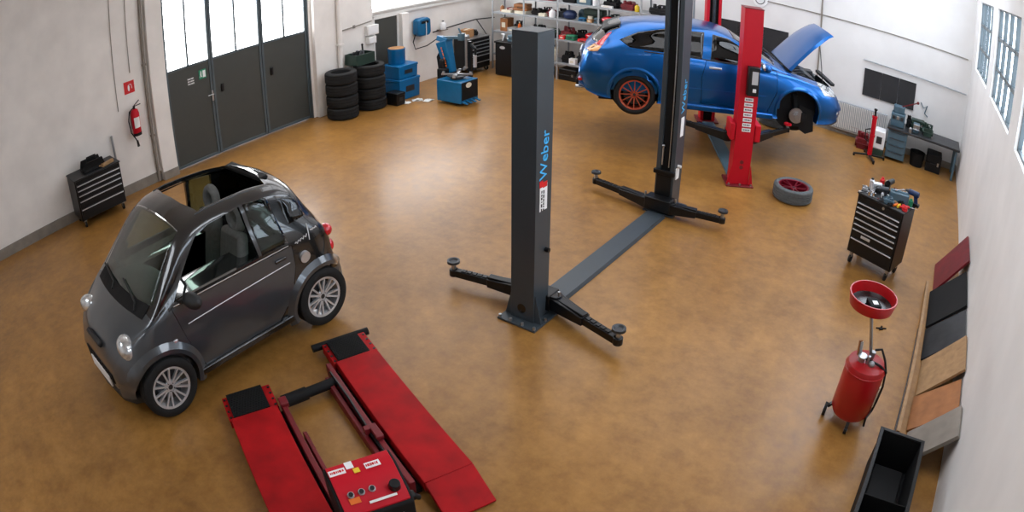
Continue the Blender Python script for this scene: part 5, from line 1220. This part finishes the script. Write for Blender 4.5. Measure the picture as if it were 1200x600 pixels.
# workbench
r = thing('workbench', 'blue-grey steel workbench with a drawer cabinet in the far right corner', 'workbench', (-.46, 12.48, 0))
m = MB(); m.bb(0, .42, 0, .62, .05, .60); b = m.build('drawer_cabinet', 'tealgrey', r, .006)
for k in range(4):
    z1 = .585 - .135 * k; m = MB(); m.bb(.015, .405, -.014, .0, z1 - .125, z1); d = m.build('drawer', 'tealgrey', b, .004)
    m = MB(); m.bb(.05, .37, -.024, -.014, z1 - .02, z1 - .008); m.build('drawer_pull', 'darksteel', d)
m = MB(); m.bb(-.03, 1.6, -.03, .68, .60, .645); m.build('bench_top', 'darksteel', r, .005)
for x in (1.5,):
    for y in (.02, .6): m = MB(); m.bb(x, x + .05, y, y + .05, 0, .6); m.build('leg', 'tealgrey', r)
r = thing('drill_press', 'teal bench machine with red lever on the left of the workbench', 'machine', (-.30, 12.74, .646))
m = MB(); m.box((0, 0, .13), (.30, .26, .26)); m.box((0, .02, .33), (.24, .2, .14)); b = m.build('machine_body', 'tealgrey', r, .015)
for k in range(3): m = MB(); m.box((-.09 + .09 * k, -.135, .18), (.06, .012, .07)); m.build('dial', 'steel' if k == 1 else 'darksteel', b, .004)
m = MB(); m.bar((.05, -.02, .40), (.38, -.08, .58), .025, .02); m.ball((.38, -.08, .58), .03); m.build('lever', 'reddark', r)
r = thing('bench_vice', 'grey-green bench vice on the workbench right of the teal machine', 'vice', (.12, 12.66, .646))
m = MB(); m.cone((0, 0, 0), (0, 0, .06), .07, n=16); m.box((0, .04, .12), (.14, .14, .12)); m.build('vice_body', 'tealgrey', r, .01)
m = MB(); m.box((0, -.09, .13), (.14, .05, .1)); m.cone((0, -.18, .1), (0, 0, .1), .016, n=10); m.bar((-.08, -.18, .1), (.08, -.18, .1), .014, .014); m.build('vice_jaw', 'steel', r, .006)
lump('small green grinder with cables beside the vice', (.38, 12.72, .646), (.24, .2, .26), 'darkgreen', seed=63)
case_('dark storage box under the workbench beside the bucket', (.62, 12.8, 0), (.34, .4, .36), 0, 'blackmat', name='storage_box', cat='box')  # box added to make the space under the bench dark
case_('flat grey-green case on the workbench behind the vice', (.14, 13.0, .646), (.3, .16, .2), 0, 'darkgreen')
lump('black greasy machine part at the workbench back beside the teal machine', (-.06, 12.98, .646), (.1, .24, .24), 'blackmat', seed=65)
can('short silver can on the workbench front edge', (.0, 12.52, .646), .035, .1, 'steel')
pipe('tangled white cable and plug on the back wall over the vice', [(.15, YB - .02, 1.15), (.22, YB - .04, 1.05), (.30, YB - .04, 1.12), (.26, YB - .03, .95), (.34, YB - .04, .9)], .012, 'tealgrey', name='cable')
r = thing('oil_can', 'round black bucket on the floor under the workbench', 'bucket', (.24, 12.72, 0)); m = MB(); m.lathe([(0, 0), (.14, 0), (.17, .28), (.175, .28), (.175, .27), (.16, .27), (.13, .01), (0, .01)], n=28); m.build('bucket_body', 'blackmat', r)
m = MB(); m.lathe([(0, .2), (.15, .2), (.15, .205), (0, .205)], n=28); m.build('oil_surface', 'oil', r)
# ---------------------------------------------------------------- oil drainer
DX, DY = .13, 4.63
r = thing('oil_drainer', 'red waste-oil drainer with a round funnel pan on a pole and small wheels', 'oil drainer', (DX, DY, 0))
m = MB(); m.lathe([(0, .10), (.12, .10), (.17, .12), (.19, .16), (.19, .58), (.175, .62), (.12, .645), (0, .65)], n=40)
m.lathe([(.191, .57), (.196, .575), (.191, .58)], n=40); t = m.build('tank', 'tankred', r)
m = MB(); m.cone((.02, .02, .64), (-.115, -.015, 1.10), .015, n=12); m.cone((.02, .02, .64), (.025, .022, .72), .024, n=12); m.build('pole', 'wood' if False else 'steel', r)
px, py, pz = -.125, -.02, 1.11
m = MB(); m.lathe([(.02, .0), (.14, .012), (.186, .03), (.204, .115), (.214, .115), (.216, .11), (.196, .02), (.14, -.004), (.03, -.03), (.02, -.03)], (px, py, pz), n=40, closed=True)
pan = m.build('funnel_pan', 'tankred', r)
m = MB(); m.lathe([(.0, .018), (.14, .02), (.183, .035), (.183, .037), (.14, .024), (0, .022)], (px, py, pz), n=32); m.build('oil_film', 'oil', pan)
m = MB(); m.box((px + .02, py - .02, pz + .045), (.10, .13, .04), (0, 0, .5)); m.build('drain_grid', 'blackmat', pan, .006)
m = MB(); m.box((px + .03, py - .03, pz + .068), (.045, .05, .004), (0, 0, .5)); m.build('white_tag', 'white', pan)
m = MB(); m.cone((-.06, -.05, .63), (-.06, -.05, .69), .03, n=14); m.cone((-.06, -.05, .69), (-.06, -.05, .70), .045, n=14); m.cone((.0, -.06, .64), (.0, -.06, .72), .014, n=10); m.bar((-.09, -.03, .68), (-.11, -.01, .79), .03, .02); m.ball((.04, -.07, .66), .03); m.build('valve_fitting', 'steel', r)
m = MB(); m.bar((-.1, -.03, .68), (-.12, -.01, .80), .028, .016); m.build('valve_lever', 'brown', r)
m = MB(); m.tube([(-.02, -.02, .66), (.04, -.06, .68), (.12, -.05, .66), (.19, -.01, .60), (.215, .0, .45), (.21, -.01, .30), (.2, -.02, .2), (.17, -.09, .16), (.18, -.1, .08)], .011, 8); m.tube([(.03, .02, .74), (.09, .03, .76), (.15, .02, .68), (.2, .0, .58)], .011, 8); m.build('hose', 'black', r)
m = MB()
m.bar((-.16, .02, .14), (-.21, .0, .08), .03, .02); m.build('wheel_bracket', 'darksteel', r)
for (x, y, rr, l) in ((-.225, -.02, .06, 0), (.03, -.17, .035, 1), (.16, .12, .035, 2), (-.12, .16, .035, 3)):
    m = MB(); m.cone((x - .014, y, rr), (x + .014, y, rr), rr, n=20); w_ = m.build('wheel', 'rubber', r)
    m = MB(); m.cone((x - .017, y, rr), (x + .017, y, rr), rr * .4, n=12); m.build('wheel_hub', 'steel', w_)
    if l: m = MB(); m.bar((x, y, rr), (x * .9, y * .85, .13), .03, .03, up=(0, 1, 0)); m.build('castor_fork', 'darksteel', r)
m = MB(); m.box((.192, -.02, .35), (.01, .04, .2)); m.build('level_gauge', 'cream', r)
m = MB(); m.box((0, 0, .008), (.05, .03, .016), (0, 0, .4)); m.bar((-.06, .0, .006), (.07, .03, .006), .012, .012); m.cone((.0, .02, 0), (.01, .02, .03), .012, n=8); one(m, 'small_tool', 'blackmat', 'tiny dark tool lying alone on the floor behind the oil drainer', 'tool', (.20, 6.28, 0), .2)
# ---------------------------------------------------------------- black bin by the right wall
r = thing('waste_bin', 'long open black bin near the right wall in front of the oil drainer', 'bin', (.66, 3.72, 0), math.radians(0))
m = MB(); L_, W_ = .98, .40
m.bb(-W_ / 2, W_ / 2, -L_ / 2, L_ / 2, .0, .015)
for (x0, x1, y0, y1) in ((-W_ / 2, -W_ / 2 + .012, -L_ / 2, L_ / 2), (W_ / 2 - .012, W_ / 2, -L_ / 2, L_ / 2), (-W_ / 2, W_ / 2, -L_ / 2, -L_ / 2 + .012), (-W_ / 2, W_ / 2, L_ / 2 - .012, L_ / 2), (-W_ / 2, W_ / 2, -.26, -.25)): m.bb(x0, x1, y0, y1, .015, .36)
m.build('bin_body', 'blackmat', r, .004)
m = MB()
for (x0, x1, y0, y1) in ((-W_ / 2 - .02, -W_ / 2 + .014, -L_ / 2 - .02, L_ / 2 + .02), (W_ / 2 - .014, W_ / 2 + .02, -L_ / 2 - .02, L_ / 2 + .02), (-W_ / 2, W_ / 2, -L_ / 2 - .02, -L_ / 2 + .014), (-W_ / 2, W_ / 2, L_ / 2 - .014, L_ / 2 + .02)): m.bb(x0, x1, y0, y1, .36, .375)
m.build('bin_rim', 'black', r, .004)
case_('flat dark parts case lying inside the long black bin', (.66, 3.9, .017), (.3, .4, .1), 0, 'blackmat')
# leaning sheets and rails along the right wall
def lean(label, y0, y1, xb, h, th, m_, name='leaning_board', xt=None):
    m = MB(); dx = (XR - .02 - xb) if xt is None else xt - xb; L = math.hypot(dx, h)
    m.bar((xb, y0, 0.003 + th / 2), (xb, y1, 0.003 + th / 2), th, th) if False else None
    a = math.atan2(dx, h)
    m.box((0, 0, L / 2), (th, y1 - y0, L), None); 
    o = m.build(name, m_, None, .003); o.location = (xb, (y0 + y1) / 2, math.sin(a) * th / 2 + .002); o.rotation_euler = (0, a, 0)
    return tag(o, label, 'board')
lean('dark brown board leaning on the right wall farthest from the bin', 7.55, 8.35, .80, .55, .03, 'reddark')
lean('long black rubber sheet leaning on the right wall behind the oil drainer', 6.62, 7.5, .76, .42, .03, 'blackmat')
lean('grey metal sheet leaning beside the black rubber sheet', 5.95, 6.58, .76, .40, .02, 'darksteel')
lean('light wooden panel leaning on the right wall', 5.3, 5.92, .78, .45, .03, 'wood')
lean('dark wooden panel leaning between the light wooden panel and the grey plank', 4.75, 5.27, .76, .36, .025, 'brown')
lean('grey weathered plank leaning on the wall near the black bin', 4.3, 4.72, .78, .45, .04, 'skirt')
for k, (y0, y1, x, z) in enumerate(((4.4, 6.5, .64, .03), (4.6, 7.6, .655, .09))):
    m = MB(); m.bar((0, 0, 0), (.03, y1 - y0, .0), .035, .05); one(m, 'steel_rail', ['darksteel', 'wood'][k], ['dark steel rail lying along the foot of the leaning boards', 'wooden rail on top of the dark steel rail'][k], 'rail', (x, y0, z + (0 if k == 0 else -.01)), 0)
# ---------------------------------------------------------------- tools heaped on the trolley
TZ = .921
def onc(x, y, z=0): p = at_frame(CH, CA, x, y); return (p[0], p[1], TZ + z)
def spanner(label, loc, L, rz, m_='chrome'):
    m = MB(); m.bar((-L / 2, 0, .006), (L / 2, 0, .006), .014, .008); m.cone((-L / 2, 0, .001), (-L / 2, 0, .012), .018, n=12); m.box((L / 2, .009, .006), (.03, .012, .01)); m.box((L / 2, -.009, .006), (.03, .012, .01)); one(m, 'spanner', m_, label, 'spanner', loc, rz)
def screwdriver(label, loc, rz, m_):
    r = thing('screwdriver', label, 'screwdriver', loc, rz); m = MB(); m.cone((-.05, 0, .018), (.05, 0, .018), .017, .014, n=12); m.build('handle', m_, r); m = MB(); m.cone((.05, 0, .018), (.17, 0, .014), .004, n=8); m.build('shaft', 'chrome', r)
def drill(label, loc, rz, m_, s=1.):
    r = thing('power_drill', label, 'power tool', loc, rz)
    m = MB(); m.cone((-.08 * s, 0, .15 * s), (.07 * s, 0, .15 * s), .036 * s, n=16); m.bar((-.03 * s, 0, .14 * s), (-.06 * s, 0, .03 * s), .035 * s, .05 * s, up=(1, 0, 0)); m.build('drill_body', m_, r, .004)
    m = MB(); m.box((-.06 * s, 0, .02 * s), (.1 * s, .07 * s, .04 * s)); m.build('battery', 'black', r, .006)
    m = MB(); m.cone((.07 * s, 0, .15 * s), (.12 * s, 0, .15 * s), .025 * s, .014 * s, n=14); m.build('chuck', 'darksteel', r)
m = MB(); m.box((0, 0, .06), (.26, .15, .12), None); m.box((0, 0, .125), (.22, .03, .02)); one(m, 'meter_box', 'tealgrey', 'grey-green instrument box lying in the middle back of the trolley heap', 'instrument', onc(.13, .06), .1, bevel=.008)
drill('black cordless drill standing at the back of the trolley top', onc(-.07, .17), 1.2, 'black')
drill('dark blue cordless impact wrench at the right back of the trolley', onc(.29, .17), 2.9, 'navy')
drill('silver and black impact gun at the front left of the trolley', onc(-.16, -.06), .4, 'silver', .85)
drill('grey air ratchet gun beside the silver impact gun', onc(-.04, -.11), 3.6, 'darksteel', .85)
can('red spray can at the far back left corner of the trolley', onc(-.19, .17), .033, .17, 'signred', 'signred')
can('second spray can with white cap near the red one', onc(-.12, .18), .033, .15, 'black', 'white')
can('silver spray can at the left edge of the trolley', onc(-.29, .06), .033, .14, 'silver', 'black')
can('small white aerosol near the trolley front left corner', onc(-.24, .0), .03, .12, 'white', 'white')
can('green aerosol at the right edge of the trolley', onc(.31, .06), .032, .11, 'green', 'green')
screwdriver('red-handled screwdriver at the right front edge of the trolley', onc(.26, -.08), .6, 'signred')
screwdriver('orange-handled screwdriver on the right front of the trolley', onc(.17, -.12), 1.0, 'orange')
screwdriver('yellow-handled screwdriver beside the orange one', onc(.21, -.1), 1.3, 'yellow')
screwdriver('second red screwdriver lying across the right corner', onc(.28, -.02), .2, 'signred')
screwdriver('brown wooden-handled screwdriver before the instrument box', onc(.13, -.04), 2.2, 'wood')
spanner('long chrome spanner lying at the trolley left front', onc(-.25, -.14), .2, .4)
spanner('chrome spanner across the middle of the trolley front', onc(-.08, -.17), .18, -.2)
spanner('short chrome spanner lying on the instrument box', onc(.12, .08, .136), .14, .8)
for k, (x, y) in enumerate(((-.2, -.18), (-.14, -.16), (.04, -.05))):
    m = MB(); m.lathe([(.012, 0), (.022, 0), (.022, .05), (.012, .05)], n=16, closed=True); one(m, 'socket', 'chrome', ['leftmost chrome socket on the trolley front edge', 'chrome socket right of the leftmost one on the trolley', 'chrome socket in front of the grey instrument box'][k], 'socket', onc(x, y), 0)
lump('black air tool coupling heap on the trolley front centre', onc(.07, -.14), (.16, .12, .09), 'tealgrey', seed=71)
lump('dark motor piece at the trolley back edge centre', onc(-.06, .04), (.09, .09, .1), 'blackmat', seed=72)
lump('dark grey angle grinder body at the trolley centre left', onc(-.17, .07), (.14, .1, .12), 'darksteel', seed=73, rz=.6)
r = thing('cable_ring', 'white cable coil at the back edge of the trolley', 'cable', onc(.08, .2)); m = MB()
m.tube([(.05 * math.cos(a), .05 * math.sin(a), .01 + .0035 * k) for k, a in enumerate([k * .5 for k in range(26)])], .006, 6); m.build('coil', 'white', r)
r = thing('tape_roll', 'white tape roll standing near the trolley middle', 'tape', onc(-.04, -.02)); m = MB(); m.lathe([(.03, 0), (.055, 0), (.055, .045), (.03, .045)], n=24, closed=True); m.build('tape', 'white', r)
can('white bottle lying upright at the right back of the trolley', onc(.20, .19), .03, .15, 'white', 'letterblue')

extra = [(-.31, -.10, 'lump', (.07, .09, .07), 'steel', 'small steel bearing puller at the far left front of the trolley'),
         (-.26, .12, 'lump', (.09, .08, .09), 'blackmat', 'black hose fitting behind the small white aerosol on the trolley'),
         (-.31, .17, 'lump', (.07, .07, .08), 'darksteel', 'dark clamp at the far back left corner of the trolley'),
         (.02, .20, 'lump', (.10, .06, .11), 'reddark', 'dark red sander at the trolley back edge'),
         (.20, .0, 'lump', (.10, .06, .06), 'blackmat', 'black wire cutter heap right of the instrument box'),
         (.0, -.19, 'lump', (.09, .06, .05), 'darksteel', 'dark ratchet head at the very front edge of the trolley'),
         (.12, -.19, 'lump', (.10, .06, .05), 'blackmat', 'black pliers heap at the right front edge of the trolley'),
         (-.18, -.19 + .06, 'lump', (.05, .05, .09), 'chrome', 'chrome extension piece beside the chrome sockets'),
         (.31, -.13, 'lump', (.07, .07, .07), 'signred', 'red tape gun at the right front corner of the trolley'),
         (.24, .08, 'lump', (.07, .06, .09), 'galv', 'pale grey grease gun head behind the green aerosol')]
for k, (x, y, _, dd, mm, lb) in enumerate(extra): lump(lb, onc(x, y), dd, mm, seed=100 + k, rz=k * .7, name='tool_part', cat='tool')
